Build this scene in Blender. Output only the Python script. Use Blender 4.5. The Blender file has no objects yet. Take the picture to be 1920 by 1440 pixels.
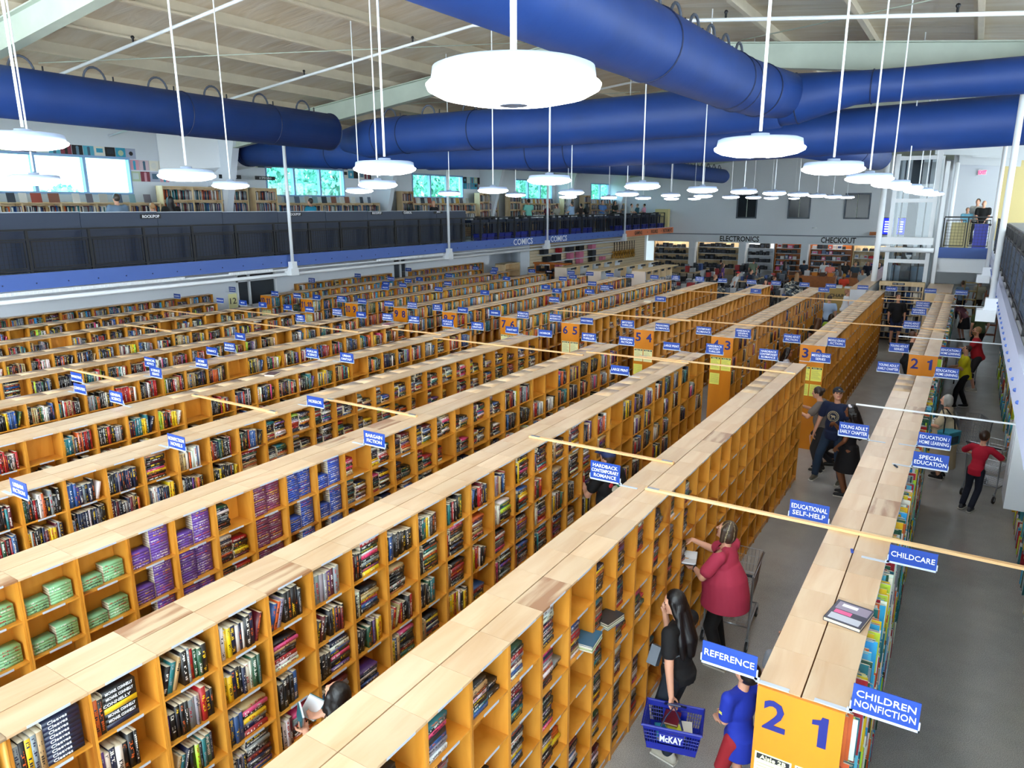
import bpy, bmesh, math, random
import numpy as np
from mathutils import Vector, Matrix, Euler
PI = math.pi
D = bpy.data
SC = bpy.context.scene
COL = SC.collection
# ------------------------------------------------------------------ camera, world, exposure
F_PX, PITCH, YAW, ROLL, CAM_H = 1351.17, .242, .5611, -.0039, 4.957
cf = Vector((-math.sin(YAW)*math.cos(PITCH), math.cos(YAW)*math.cos(PITCH), -math.sin(PITCH)))
r0 = Vector((math.cos(YAW), math.sin(YAW), 0)); u0 = r0.cross(cf)
cr = r0*math.cos(ROLL)+u0*math.sin(ROLL); cu = -r0*math.sin(ROLL)+u0*math.cos(ROLL)
cam_d = D.cameras.new('camera'); cam = D.objects.new('camera', cam_d); COL.objects.link(cam)
cam_d.sensor_width = 36; cam_d.lens = F_PX/1920*36; cam_d.clip_start = .05; cam_d.clip_end = 400
cam.matrix_world = Matrix(((cr.x, cu.x, -cf.x, 0), (cr.y, cu.y, -cf.y, 0), (cr.z, cu.z, -cf.z, CAM_H), (0, 0, 0, 1)))
SC.camera = cam
def pj(x, y, z):
    d = Vector((x, y, z-CAM_H)); dd = d.dot(cf)
    if dd < .3: return (-999, -999, dd)
    return (960+F_PX*d.dot(cr)/dd, 720-F_PX*d.dot(cu)/dd, dd)
SC.view_settings.view_transform = 'Standard'; SC.view_settings.look = 'None'
SC.view_settings.gamma = 1; SC.view_settings.use_curve_mapping = False
SC.view_settings.exposure = 1.0
w = D.worlds.new('sky'); SC.world = w; w.use_nodes = True
wb = w.node_tree.nodes['Background']
wb.inputs[0].default_value = (.80, .93, 1.0, 1); wb.inputs[1].default_value = 4.3
cy = SC.cycles
cy.use_denoising = True
cy.max_bounces = 5; cy.diffuse_bounces = 3; cy.glossy_bounces = 3; cy.transmission_bounces = 4; cy.transparent_max_bounces = 6
cy.caustics_reflective = False; cy.caustics_refractive = False
cy.sample_clamp_indirect = 4; cy.use_adaptive_sampling = True; cy.adaptive_threshold = .1; cy.adaptive_min_samples = 16
LAMP_EMIT = 10.0
# ------------------------------------------------------------------ materials
def lin(h):
    h = h.lstrip('#'); c = [int(h[i:i+2], 16)/255 for i in (0, 2, 4)]
    return tuple(x/12.92 if x <= .04045 else ((x+.055)/1.055)**2.4 for x in c)
def mat(name, col, rough=.6, metal=0., emit=None, spec=.5, noise=0, nscale=8, bump=0, bscale=60):
    m = D.materials.new(name); m.use_nodes = True; nt = m.node_tree; b = nt.nodes['Principled BSDF']
    if isinstance(col, str): col = lin(col)
    b.inputs['Base Color'].default_value = (*col, 1); b.inputs['Roughness'].default_value = rough
    b.inputs['Metallic'].default_value = metal; b.inputs['Specular IOR Level'].default_value = spec
    if emit:
        b.inputs['Emission Color'].default_value = (*(lin(emit[0]) if isinstance(emit[0], str) else emit[0]), 1); b.inputs['Emission Strength'].default_value = emit[1]
    if noise:
        tc = nt.nodes.new('ShaderNodeTexCoord'); nz = nt.nodes.new('ShaderNodeTexNoise'); nz.inputs['Scale'].default_value = nscale; nz.inputs['Detail'].default_value = 5
        rp = nt.nodes.new('ShaderNodeValToRGB'); nt.links.new(tc.outputs['Object'], nz.inputs['Vector']); nt.links.new(nz.outputs['Fac'], rp.inputs[0])
        rp.color_ramp.elements[0].position = .3; rp.color_ramp.elements[1].position = .7
        rp.color_ramp.elements[0].color = (*[max(0, c*(1-noise)) for c in col], 1); rp.color_ramp.elements[1].color = (*[min(1, c*(1+noise*.6)) for c in col], 1)
        nt.links.new(rp.outputs[0], b.inputs['Base Color'])
    if bump:
        tc = nt.nodes.new('ShaderNodeTexCoord'); nz = nt.nodes.new('ShaderNodeTexNoise'); nz.inputs['Scale'].default_value = bscale; nz.inputs['Detail'].default_value = 3
        bp = nt.nodes.new('ShaderNodeBump'); bp.inputs['Strength'].default_value = bump; bp.inputs['Distance'].default_value = .02
        nt.links.new(tc.outputs['Object'], nz.inputs['Vector']); nt.links.new(nz.outputs['Fac'], bp.inputs['Height']); nt.links.new(bp.outputs[0], b.inputs['Normal'])
    return m
def wood(name, c_light, c_dark, c_fig, rough=.45, sc=(9, 1.3, 9), vary=.16, figure=.12):
    """plywood: stretched grain, tone of each board from a random per island and per object, a few boards with dark figure"""
    m = D.materials.new(name); m.use_nodes = True; nt = m.node_tree; b = nt.nodes['Principled BSDF']; N = nt.nodes.new; L = nt.links.new
    tc = N('ShaderNodeTexCoord'); mp = N('ShaderNodeMapping'); mp.inputs['Scale'].default_value = sc
    geo = N('ShaderNodeNewGeometry'); oi = N('ShaderNodeObjectInfo')
    ad = N('ShaderNodeMath'); ad.operation = 'ADD'; fr = N('ShaderNodeMath'); fr.operation = 'FRACT'
    L(geo.outputs['Random Per Island'], ad.inputs[0]); L(oi.outputs['Random'], ad.inputs[1]); L(ad.outputs[0], fr.inputs[0])
    sh = N('ShaderNodeVectorMath'); sh.operation = 'ADD'; cx = N('ShaderNodeCombineXYZ'); ml = N('ShaderNodeMath'); ml.operation = 'MULTIPLY'; ml.inputs[1].default_value = 37
    L(fr.outputs[0], ml.inputs[0]); L(ml.outputs[0], cx.inputs[0]); L(ml.outputs[0], cx.inputs[2])
    L(tc.outputs['Object'], mp.inputs[0]); L(mp.outputs[0], sh.inputs[0]); L(cx.outputs[0], sh.inputs[1])
    nz = N('ShaderNodeTexNoise'); nz.inputs['Scale'].default_value = 1.0; nz.inputs['Detail'].default_value = 6; nz.inputs['Distortion'].default_value = .6
    L(sh.outputs[0], nz.inputs['Vector'])
    r1 = N('ShaderNodeValToRGB'); e = r1.color_ramp.elements; e[0].position = .32; e[0].color = (*c_dark, 1); e[1].position = .62; e[1].color = (*c_light, 1)
    L(nz.outputs['Fac'], r1.inputs[0])
    r2 = N('ShaderNodeValToRGB'); e = r2.color_ramp.elements; e[0].position = .42; e[0].color = (*c_fig, 1); e[1].position = .6; e[1].color = (*c_light, 1)
    wv = N('ShaderNodeTexWave'); wv.inputs['Scale'].default_value = .5; wv.inputs['Distortion'].default_value = 5; wv.inputs['Detail'].default_value = 3; wv.bands_direction = 'X'
    L(sh.outputs[0], wv.inputs['Vector'])
    mxx = N('ShaderNodeMath'); mxx.operation = 'ADD'; hf = N('ShaderNodeMath'); hf.operation = 'MULTIPLY'; hf.inputs[1].default_value = .10
    L(wv.outputs['Fac'], hf.inputs[0]); L(nz.outputs['Fac'], mxx.inputs[0]); L(hf.outputs[0], mxx.inputs[1]); 
    sb = N('ShaderNodeMath'); sb.operation = 'SUBTRACT'; sb.inputs[1].default_value = .03; L(mxx.outputs[0], sb.inputs[0]); L(sb.outputs[0], r2.inputs[0])
    gt = N('ShaderNodeMath'); gt.operation = 'LESS_THAN'; gt.inputs[1].default_value = figure; L(fr.outputs[0], gt.inputs[0])
    mx = N('ShaderNodeMix'); mx.data_type = 'RGBA'; L(gt.outputs[0], mx.inputs[0]); L(r1.outputs[0], mx.inputs[6]); L(r2.outputs[0], mx.inputs[7])
    hv = N('ShaderNodeHueSaturation'); mr = N('ShaderNodeMapRange'); mr.inputs[3].default_value = 1-vary; mr.inputs[4].default_value = 1+vary*.5
    L(fr.outputs[0], mr.inputs[0]); L(mr.outputs[0], hv.inputs['Value']); L(mx.outputs[2], hv.inputs['Color']); L(hv.outputs[0], b.inputs['Base Color'])
    b.inputs['Roughness'].default_value = rough
    return m
M = {}
M['top'] = wood('birch_top', lin('#d3b896'), lin('#c6a27c'), lin('#a17450'), .33, (7, 1.0, 7), .12, .06)
M['side'] = wood('lacquered_birch', lin('#dd9a3c'), lin('#c78024'), lin('#a05a18'), .36, (5, 5, 1.2), .12, .05)
M['panel'] = wood('end_panel_birch', lin('#d98410'), lin('#cc780a'), lin('#bb6a10'), .35, (2.2, 2.2, .8), .04, .0)
M['batten'] = wood('pine_batten', lin('#ecc48c'), lin('#dca870'), lin('#c08850'), .5, (1, 9, 9), .08, .0)
M['palewood'] = wood('pale_plywood', lin('#e8cfa6'), lin('#d8b888'), lin('#b08458'), .5, (4, 4, 1), .08, .05)
M['redwood'] = mat('reddish_stained_wood', '#b8651e', .45, noise=.15)
M['housing'] = mat('blue_grey_lamp_housing', '#a3b4d2', .35)
M['label'] = mat('shelf_label_plastic', '#b9c2cf', .4)
M['white'] = mat('white_paint', '#e9edf2', .5)
M['wallw'] = mat('white_wall_paint', '#dfe5ee', .7, noise=.03, nscale=.6)
M['wallg'] = mat('grey_wall_paint', '#e2e6ee', .8, noise=.05, nscale=.3)
M['cream'] = mat('cream_wall_paint', '#efdc9e', .8)
M['frame'] = mat('primed_steel', '#b9c3b6', .55, noise=.08, nscale=2)
M['purlin'] = mat('cream_purlin', '#d8cdb6', .6, noise=.06, nscale=3)
M['duct'] = mat('blue_duct_fabric', '#143b80', .55, noise=.14, nscale=1.2, bump=.12, bscale=6)
M['seam'] = mat('dark_duct_seam', '#0f2048', .6)
M['hose'] = mat('grey_hose', '#4c5362', .6)
M['black'] = mat('black_paint', '#121318', .5)
M['slate'] = mat('dark_slate_laminate', '#28364e', .4)
M['slate2'] = mat('navy_black_laminate', '#16233c', .45)
M['bluefas'] = mat('periwinkle_blue_paint', '#4a68b2', .45)
M['navyfas'] = mat('navy_fascia_paint', '#2f4f93', .5)
M['orangefas'] = mat('orange_fascia_paint', '#f08a5c', .5)
M['sign'] = mat('blue_sign_plastic', '#0f3c96', .4)
M['ink'] = mat('white_sign_lettering', '#f4f7ff', .5)
M['navyink'] = mat('navy_number_paint', '#0b1a74', .45)
M['blackink'] = mat('black_lettering', '#14161c', .5)
M['yellow'] = mat('yellow_paper', '#f2ee6c', .7)
M['paper'] = mat('pale_yellow_paper', '#f6f3b8', .7)
M['chrome'] = mat('zinc_wire', '#aab0b8', .3, metal=.85)
M['rubber'] = mat('black_rubber', '#17171a', .6)
M['bbasket'] = mat('royal_blue_plastic', '#1525a0', .35)
M['glass'] = None
M['conc'] = None
M['skin'] = mat('light_skin', '#e3a98c', .55)
M['skin2'] = mat('tan_skin', '#b87956', .55)
M['skin3'] = mat('brown_skin', '#8a5638', .55)
M['eye'] = mat('dark_eye', '#1c1410', .3)
M['lip'] = mat('lip', '#b4534c', .45)
def mk_glass():
    m = D.materials.new('clear_glass'); m.use_nodes = True; nt = m.node_tree; b = nt.nodes['Principled BSDF']
    out = nt.nodes['Material Output']; tr = nt.nodes.new('ShaderNodeBsdfTransparent'); gl = nt.nodes.new('ShaderNodeBsdfGlossy'); mx = nt.nodes.new('ShaderNodeMixShader')
    tr.inputs[0].default_value = (.74, .95, 1, 1); gl.inputs['Roughness'].default_value = .02; mx.inputs[0].default_value = .035
    nt.links.new(tr.outputs[0], mx.inputs[1]); nt.links.new(gl.outputs[0], mx.inputs[2]); nt.links.new(mx.outputs[0], out.inputs[0]); nt.nodes.remove(b)
    return m
M['glass'] = mk_glass()
def mk_lift_glass():
    m = M['glass'].copy(); m.name = 'lift_glass'
    for n in m.node_tree.nodes:
        if n.type == 'BSDF_TRANSPARENT': n.inputs[0].default_value = (.86, .9, .92, 1)
    return m
M['liftglass'] = mk_lift_glass()
def mk_floor():
    m = D.materials.new('polished_concrete'); m.use_nodes = True; nt = m.node_tree; b = nt.nodes['Principled BSDF']; N = nt.nodes.new; L = nt.links.new
    tc = N('ShaderNodeTexCoord'); n1 = N('ShaderNodeTexNoise'); n1.inputs['Scale'].default_value = .8; n1.inputs['Detail'].default_value = 8; n1.inputs['Roughness'].default_value = .65
    n2 = N('ShaderNodeTexNoise'); n2.inputs['Scale'].default_value = 130; n2.inputs['Detail'].default_value = 2
    L(tc.outputs['Object'], n1.inputs['Vector']); L(tc.outputs['Object'], n2.inputs['Vector'])
    r1 = N('ShaderNodeValToRGB'); e = r1.color_ramp.elements; e[0].position = .3; e[0].color = (*lin('#a6a6a4'), 1); e[1].position = .7; e[1].color = (*lin('#c4c3c0'), 1); L(n1.outputs['Fac'], r1.inputs[0])
    r2 = N('ShaderNodeValToRGB'); e = r2.color_ramp.elements; e[0].position = .35; e[0].color = (.62, .62, .62, 1); e[1].position = .65; e[1].color = (1.15, 1.13, 1.1, 1); L(n2.outputs['Fac'], r2.inputs[0])
    mx = N('ShaderNodeMix'); mx.data_type = 'RGBA'; mx.blend_type = 'MULTIPLY'; mx.inputs[0].default_value = 1; L(r1.outputs[0], mx.inputs[6]); L(r2.outputs[0], mx.inputs[7]); L(mx.outputs[2], b.inputs['Base Color'])
    b.inputs['Roughness'].default_value = .24; b.inputs['Specular IOR Level'].default_value = .65
    n3 = N('ShaderNodeTexNoise'); n3.inputs['Scale'].default_value = 45; n3.inputs['Detail'].default_value = 2; L(tc.outputs['Object'], n3.inputs['Vector'])
    bp = N('ShaderNodeBump'); bp.inputs['Strength'].default_value = .35; bp.inputs['Distance'].default_value = .004; L(n3.outputs['Fac'], bp.inputs['Height']); L(bp.outputs[0], b.inputs['Normal'])
    return m
M['conc'] = mk_floor()
def mk_deck():
    m = D.materials.new('foil_faced_roof_insulation'); m.use_nodes = True; nt = m.node_tree; b = nt.nodes['Principled BSDF']; N = nt.nodes.new; L = nt.links.new
    tc = N('ShaderNodeTexCoord'); mp = N('ShaderNodeMapping'); mp.inputs['Scale'].default_value = (.5, 2.6, 1)
    n1 = N('ShaderNodeTexNoise'); n1.inputs['Scale'].default_value = 1.3; n1.inputs['Detail'].default_value = 4; n1.inputs['Distortion'].default_value = .8
    L(tc.outputs['Object'], mp.inputs[0]); L(mp.outputs[0], n1.inputs['Vector'])
    r1 = N('ShaderNodeValToRGB'); e = r1.color_ramp.elements; e[0].position = .3; e[0].color = (*lin('#c9b79a'), 1); e[1].position = .72; e[1].color = (*lin('#ddd5c6'), 1); L(n1.outputs['Fac'], r1.inputs[0]); L(r1.outputs[0], b.inputs['Base Color'])
    b.inputs['Roughness'].default_value = .38
    bp = N('ShaderNodeBump'); bp.inputs['Strength'].default_value = .5; bp.inputs['Distance'].default_value = .06; L(n1.outputs['Fac'], bp.inputs['Height']); L(bp.outputs[0], b.inputs['Normal'])
    return m
M['deck'] = mk_deck()
M['lampglow'] = mat('lit_acrylic_diffuser', (1, 1, 1), .4, emit=((.96, .98, 1.0), LAMP_EMIT))
def mk_book(name, text=True):
    m = D.materials.new(name); m.use_nodes = True; nt = m.node_tree; b = nt.nodes['Principled BSDF']; N = nt.nodes.new; L = nt.links.new
    a = N('ShaderNodeAttribute'); a.attribute_name = 'col'; k = N('ShaderNodeAttribute'); k.attribute_name = 'ink'
    uv = N('ShaderNodeUVMap'); uv.uv_map = 'uv'; sp = N('ShaderNodeSeparateXYZ'); L(uv.outputs[0], sp.inputs[0])
    def mth(op, x, y=None, z=None):
        n = N('ShaderNodeMath'); n.operation = op
        for i, q in enumerate((x, y, z)):
            if q is None: continue
            if isinstance(q, (int, float)): n.inputs[i].default_value = q
            else: L(q, n.inputs[i])
        return n.outputs[0]
    u, v = sp.outputs[0], sp.outputs[1]
    fu = mth('FRACT', u); cell = mth('FLOOR', mth('MULTIPLY', u, 16)); vc = mth('FLOOR', mth('MULTIPLY', v, 3))
    wn = N('ShaderNodeTexWhiteNoise'); wn.noise_dimensions = '2D'; cb = N('ShaderNodeCombineXYZ'); L(cell, cb.inputs[0]); L(vc, cb.inputs[1]); L(cb.outputs[0], wn.inputs['Vector'])
    wd = N('ShaderNodeTexWhiteNoise'); wd.noise_dimensions = '1D'; L(mth('FLOOR', mth('MULTIPLY', u, 4)), wd.inputs['W'])
    letter = mth('GREATER_THAN', wn.outputs['Value'], .42)
    fl = mth('FRACT', mth('MULTIPLY', u, 16)); gap = mth('LESS_THAN', fl, .72)
    inv = mth('MULTIPLY', mth('GREATER_THAN', v, .22), mth('LESS_THAN', v, .78))
    inu = mth('MULTIPLY', mth('GREATER_THAN', fu, .08), mth('LESS_THAN', fu, .9))
    word = mth('GREATER_THAN', wd.outputs['Value'], .3)
    fac = mth('MULTIPLY', mth('MULTIPLY', letter, gap), mth('MULTIPLY', mth('MULTIPLY', inv, inu), word))
    mx = N('ShaderNodeMix'); mx.data_type = 'RGBA'; L(fac, mx.inputs[0]); L(a.outputs['Color'], mx.inputs[6]); L(k.outputs['Color'], mx.inputs[7]); L(mx.outputs[2], b.inputs['Base Color'])
    b.inputs['Roughness'].default_value = .38
    return m
M['book'] = mk_book('printed_book_cover')
M['pages'] = mat('book_pages', '#d8cdb4', .8)
_cm = {}
def cmat(h, rough=.7, metal=0):
    k = (h, rough, metal)
    if k not in _cm: _cm[k] = mat('colour_'+h.strip('#'), h, rough, metal)
    return _cm[k]
# ------------------------------------------------------------------ mesh helpers
BOXF = ((0, 3, 2, 1), (4, 5, 6, 7), (0, 1, 5, 4), (1, 2, 6, 5), (2, 3, 7, 6), (3, 0, 4, 7))
class MB:
    def __init__(s): s.v = []; s.f = []; s.m = []
    def box(s, x0, x1, y0, y1, z0, z1, mi=0):
        n = len(s.v); s.v += [(x0, y0, z0), (x1, y0, z0), (x1, y1, z0), (x0, y1, z0), (x0, y0, z1), (x1, y0, z1), (x1, y1, z1), (x0, y1, z1)]
        for q in BOXF: s.f.append(tuple(n+i for i in q)); s.m.append(mi)
        return s
    def hexa(s, pts, mi=0):
        n = len(s.v); s.v += [tuple(p) for p in pts]
        for q in BOXF: s.f.append(tuple(n+i for i in q)); s.m.append(mi)
        return s
    def obox(s, c, size, rot=(0, 0, 0), mi=0):
        R = Euler(rot).to_matrix(); c = Vector(c); h = [q/2 for q in size]
        return s.hexa([c+R@Vector((a*h[0], b*h[1], d*h[2])) for a, b, d in ((-1, -1, -1), (1, -1, -1), (1, 1, -1), (-1, 1, -1), (-1, -1, 1), (1, -1, 1), (1, 1, 1), (-1, 1, 1))], mi)
    def path(s, pts, r, n=10, mi=0, caps=True, closed=False):
        pts = [Vector(p) for p in pts]; rs = r if isinstance(r, (list, tuple)) else [r]*len(pts); base = len(s.v); K = len(pts)
        up = None
        for i, p in enumerate(pts):
            a = pts[max(0, i-1)]; b = pts[min(K-1, i+1)]
            if closed: a = pts[(i-1) % K]; b = pts[(i+1) % K]
            t = (b-a).normalized()
            if up is None: up = Vector((0, 0, 1)) if abs(t.z) < .95 else Vector((1, 0, 0))
            sx = t.cross(up)
            if sx.length < 1e-4: sx = t.cross(Vector((1, 0, 0)))
            sx.normalize(); up = sx.cross(t).normalized()
            for k in range(n):
                q = p+(sx*math.cos(2*PI*k/n)+up*math.sin(2*PI*k/n))*rs[i]; s.v.append(tuple(q))
        for i in range(K if closed else K-1):
            j = (i+1) % K
            for k in range(n): s.f.append((base+i*n+k, base+i*n+(k+1) % n, base+j*n+(k+1) % n, base+j*n+k)); s.m.append(mi)
        if caps and not closed:
            s.f.append(tuple(base+k for k in reversed(range(n)))); s.m.append(mi)
            s.f.append(tuple(base+(K-1)*n+k for k in range(n))); s.m.append(mi)
        return s
    def lathe(s, prof, c=(0, 0, 0), n=32, mi=0, mis=None):
        base = len(s.v); K = len(prof)
        for r, z in prof:
            for k in range(n): s.v.append((c[0]+r*math.cos(2*PI*k/n), c[1]+r*math.sin(2*PI*k/n), c[2]+z))
        for i in range(K-1):
            for k in range(n): s.f.append((base+i*n+k, base+i*n+(k+1) % n, base+(i+1)*n+(k+1) % n, base+(i+1)*n+k)); s.m.append(mis[i] if mis else mi)
        s.f.append(tuple(base+k for k in reversed(range(n)))); s.m.append(mis[0] if mis else mi)
        s.f.append(tuple(base+(K-1)*n+k for k in range(n))); s.m.append(mis[-1] if mis else mi)
        return s
    def ball(s, c, rad, n=14, k=9, rot=None, mi=0):
        if isinstance(rad, (int, float)): rad = (rad,)*3
        base = len(s.v); c = Vector(c)
        R = rot if rot is not None else Matrix.Identity(3)
        ring = []
        for i in range(1, k):
            th = PI*i/k
            for j in range(n):
                ph = 2*PI*j/n; s.v.append(tuple(c+R@Vector((rad[0]*math.sin(th)*math.cos(ph), rad[1]*math.sin(th)*math.sin(ph), rad[2]*math.cos(th)))))
        s.v.append(tuple(c+R@Vector((0, 0, rad[2])))); s.v.append(tuple(c+R@Vector((0, 0, -rad[2]))))
        t = base+(k-1)*n; b = t+1
        for j in range(n):
            s.f.append((t, base+j, base+(j+1) % n)); s.m.append(mi); s.f.append((b, base+(k-2)*n+(j+1) % n, base+(k-2)*n+j)); s.m.append(mi)
            for i in range(k-2): s.f.append((base+i*n+j, base+(i+1)*n+j, base+(i+1)*n+(j+1) % n, base+i*n+(j+1) % n)); s.m.append(mi)
        return s
    def cap(s, a, b, ra, rb, mi=0, n=12, flat=False, squash=1.0, axis=(1, 0, 0)):
        """tapered capsule; squash narrows it across AXIS"""
        a = Vector(a); b = Vector(b)
        if not flat: s.ball(a, ra, n, 8, mi=mi); s.ball(b, rb, n, 8, mi=mi)
        return s.path([a, b], [ra, rb], n, mi)
    def mesh(s, name, mats, smooth=False):
        me = D.meshes.new(name); me.from_pydata(s.v, [], s.f)
        for m in (mats if isinstance(mats, (list, tuple)) else [mats]): me.materials.append(m)
        if any(s.m): me.polygons.foreach_set('material_index', s.m)
        if smooth: me.polygons.foreach_set('use_smooth', [True]*len(s.f))
        me.update(); return me
    def build(s, name, mats, parent=None, smooth=False, loc=None, rot=None):
        return put(name, s.mesh(name, mats, smooth), parent, loc, rot)
def put(name, me, parent=None, loc=None, rot=None):
    o = D.objects.new(name, me); COL.objects.link(o)
    if parent is not None: o.parent = parent
    if loc is not None: o.location = loc
    if rot is not None: o.rotation_euler = rot
    return o
def empty(name, loc, rz=0): return put(name, None, None, loc, (0, 0, rz))
def tag(o, label=None, cat=None, group=None, kind=None):
    if label: o['label'] = label
    if cat: o['category'] = cat
    if group: o['group'] = group
    if kind: o['kind'] = kind
    return o
def struct(o): o['kind'] = 'structure'; return o
ORD = 'zeroth first second third fourth fifth sixth seventh eighth ninth tenth eleventh twelfth thirteenth fourteenth fifteenth sixteenth seventeenth eighteenth nineteenth twentieth twenty-first twenty-second twenty-third twenty-fourth twenty-fifth twenty-sixth twenty-seventh twenty-eighth twenty-ninth thirtieth thirty-first thirty-second thirty-third thirty-fourth thirty-fifth thirty-sixth thirty-seventh thirty-eighth thirty-ninth fortieth'.split()
_tx = {}
def text_mesh(s, size, bold=0, ext=.002, face='-y', fit=None):
    """lettering centred on the origin, standing in the plane that faces FACE"""
    k = (s, size, bold, ext, face, fit)
    if k in _tx: return _tx[k]
    cu_ = D.curves.new('lettering', 'FONT'); cu_.body = s; cu_.size = size; cu_.align_x = 'CENTER'; cu_.align_y = 'CENTER'; cu_.extrude = ext; cu_.offset = bold*size; cu_.resolution_u = 2; cu_.space_line = .95
    o = D.objects.new('tmp', cu_); me = D.meshes.new_from_object(o); D.objects.remove(o); D.curves.remove(cu_)
    n = len(me.vertices); co = np.empty(n*3); me.vertices.foreach_get('co', co); co = co.reshape(-1, 3)
    co[:, 0] -= (co[:, 0].max()+co[:, 0].min())/2; co[:, 1] -= (co[:, 1].max()+co[:, 1].min())/2
    if fit:
        w_, h_ = np.ptp(co[:, 0]), np.ptp(co[:, 1]); sc = min(1, fit[0]/w_); co[:, 0] *= sc; co[:, 1] *= min(1, fit[1]/h_)
    x, y, z = co[:, 0].copy(), co[:, 1].copy(), co[:, 2].copy()
    if face == '-y': co = np.stack([x, -z, y], 1)
    elif face == '+x': co = np.stack([z, x, y], 1)
    elif face == '-x': co = np.stack([-z, -x, y], 1)
    me.vertices.foreach_set('co', co.ravel()); me.update()
    _tx[k] = me; return me
def lettering(s, size, m, parent, loc, face='-y', bold=0, fit=None, name='lettering'):
    me = text_mesh(s, size, bold, .0015, face, fit)
    if not me.materials: me.materials.append(m)
    elif me.materials[0] != m: me = me.copy(); me.materials[0] = m
    return put(name, me, parent, loc)
# ------------------------------------------------------------------ the setting
RX, RZ = -9.2, 9.05                                   # ridge of the roof deck
def roofz(x): return RZ-.105*abs(x-RX)
MB().box(-24, 9, -4, 56, -.1, 0).build('floor', M['conc']); struct(D.objects['floor'])
b = MB()
for x0, x1 in ((-24, RX), (RX, 9)):
    b.hexa([(x0, -4, roofz(x0)), (x1, -4, roofz(x1)), (x1, 53.2, roofz(x1)), (x0, 53.2, roofz(x0)), (x0, -4, roofz(x0)+.15), (x1, -4, roofz(x1)+.15), (x1, 53.2, roofz(x1)+.15), (x0, 53.2, roofz(x0)+.15)])
struct(b.build('ceiling', M['deck']))
# outer wall on the left with five window openings, pilasters between them
WX = -23.0
wins = [(9.5, 13.8), (19.1, 23.2), (27.7, 31.8), (37.0, 41.4), (47.0, 51.4)]
b = MB(); ys = [-4]+[q for wn in wins for q in wn]+[53.2]
for i in range(0, len(ys), 2): b.box(WX-.25, WX, ys[i], ys[i+1], 3.42, 7.7)
for a, c in wins: b.box(WX-.25, WX, a, c, 3.42, 5.35); b.box(WX-.25, WX, a, c, 6.5, 7.7)
struct(b.build('wall_left', M['wallw']))
blueframe = mat('blue_grey_window_frame', '#8fb2dd', .5)
for i, (a, c) in enumerate(wins):
    t = tag(struct(empty('window_%d' % (i+1), (WX, (a+c)/2, 5.35))))
    L_ = c-a; f = MB(); h = 1.15
    f.box(-.12, .04, -L_/2, L_/2, 0, .07).box(-.12, .04, -L_/2, L_/2, h-.07, h)
    for k in range(4): y = -L_/2+L_*k/3; f.box(-.12, .04, max(-L_/2, y-.045), min(L_/2, y+.045), .07, h-.07)
    f.build('window_frame', blueframe, t)
    MB().box(-.06, -.05, -L_/2, L_/2, .05, h-.05).build('pane', M['glass'], t)
# lower wall under the mezzanine with two dark windows
b = MB(); GX = -21.1
b.box(GX-.2, GX, -4, 15.9, 0, 3.05).box(GX-.2, GX, 15.9, 17.6, 0, 1.6).box(GX-.2, GX, 17.6, 24.0, 0, 3.05).box(GX-.2, GX, 24.0, 24.8, 0, 1.6).box(GX-.2, GX, 24.0, 24.8, 2.8, 3.05).box(GX-.2, GX, 24.8, 31.4, 0, 3.05).box(GX-.2, GX, 34.5, 53, 0, 3.05).box(GX-.2, GX, 15.9, 17.6, 2.75, 3.05).box(GX-.2, GX, 31.4, 34.5, 2.6, 3.05)
b.box(GX-2, GX-1.9, 20, 40, 0, 3.05).box(GX-1.9, GX-.2, 30, 30.2, 0, 3.05).box(GX-1.9, GX-.2, 36.5, 36.7, 0, 3.05)
struct(b.build('wall_left_lower', M['wallw']))
t = struct(empty('window_6', (GX, 16.75, 1.6)))
b = MB(); b.box(-.1, .03, -.85, .85, 0, .06).box(-.1, .03, -.85, .85, 1.09, 1.15)
for y in (-.85, -.35, .79): b.box(-.1, .03, y, y+.07, 0, 1.15)
b.box(-.1, .03, -.85, .85, .86, .92); b.build('window_frame', M['white'], t); MB().box(-.06, -.05, -.82, .82, .03, 1.1).build('pane', mat('dark_window_film', '#3a3f46', .2), t)
t = struct(empty('window_7', (GX, 24.4, 1.6)))
MB().box(-.06, -.05, -.38, .38, .03, 1.1).build('pane', D.materials['dark_window_film'], t); MB().box(-.1, .03, -.4, .4, 0, .06).box(-.1, .03, -.4, .4, 1.1, 1.16).box(-.1, .03, -.02, .04, 0, 1.1).build('window_frame', M['white'], t)
# far wall: painted upper part, beam, recess below
FY = 52.9
b = MB()
wx = [(-14.42, -13.0), (-10.94, -9.5), (-7.4, -5.86)]; xs = [-23.2]+[q for q_ in wx for q in q_]+[9]
for i in range(0, len(xs), 2): b.box(xs[i], xs[i+1], FY, FY+.3, 2.95, 9.2)
for a, c in wx: b.box(a, c, FY, FY+.3, 2.95, 4.05); b.box(a, c, FY, FY+.3, 5.7, 9.2)
struct(b.build('wall_back', M['wallg']))
for i, (a, c) in enumerate(wx):
    t = struct(empty('window_%d' % (i+8), ((a+c)/2, FY, 4.05))); W_ = c-a
    f = MB().box(-W_/2, W_/2, -.05, .1, 0, .09).box(-W_/2, W_/2, -.05, .1, 1.56, 1.65).box(-W_/2, -W_/2+.09, -.05, .1, .09, 1.56).box(W_/2-.09, W_/2, -.05, .1, .09, 1.56)
    f.build('window_frame', mat('slate_window_frame', '#4a5564', .4) if i == 0 else D.materials['slate_window_frame'], t)
    dk = D.materials.get('dark_reflective_glass') or mat('dark_reflective_glass', '#1c2228', .12, spec=.3)
    MB().box(-W_/2+.09, W_/2-.09, .02, .04, .09, 1.56).build('pane', dk, t)
    MB().box(-.02, .02, -.01, .02, .09, 1.56).build('mullion', M['frame'], t)
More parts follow.
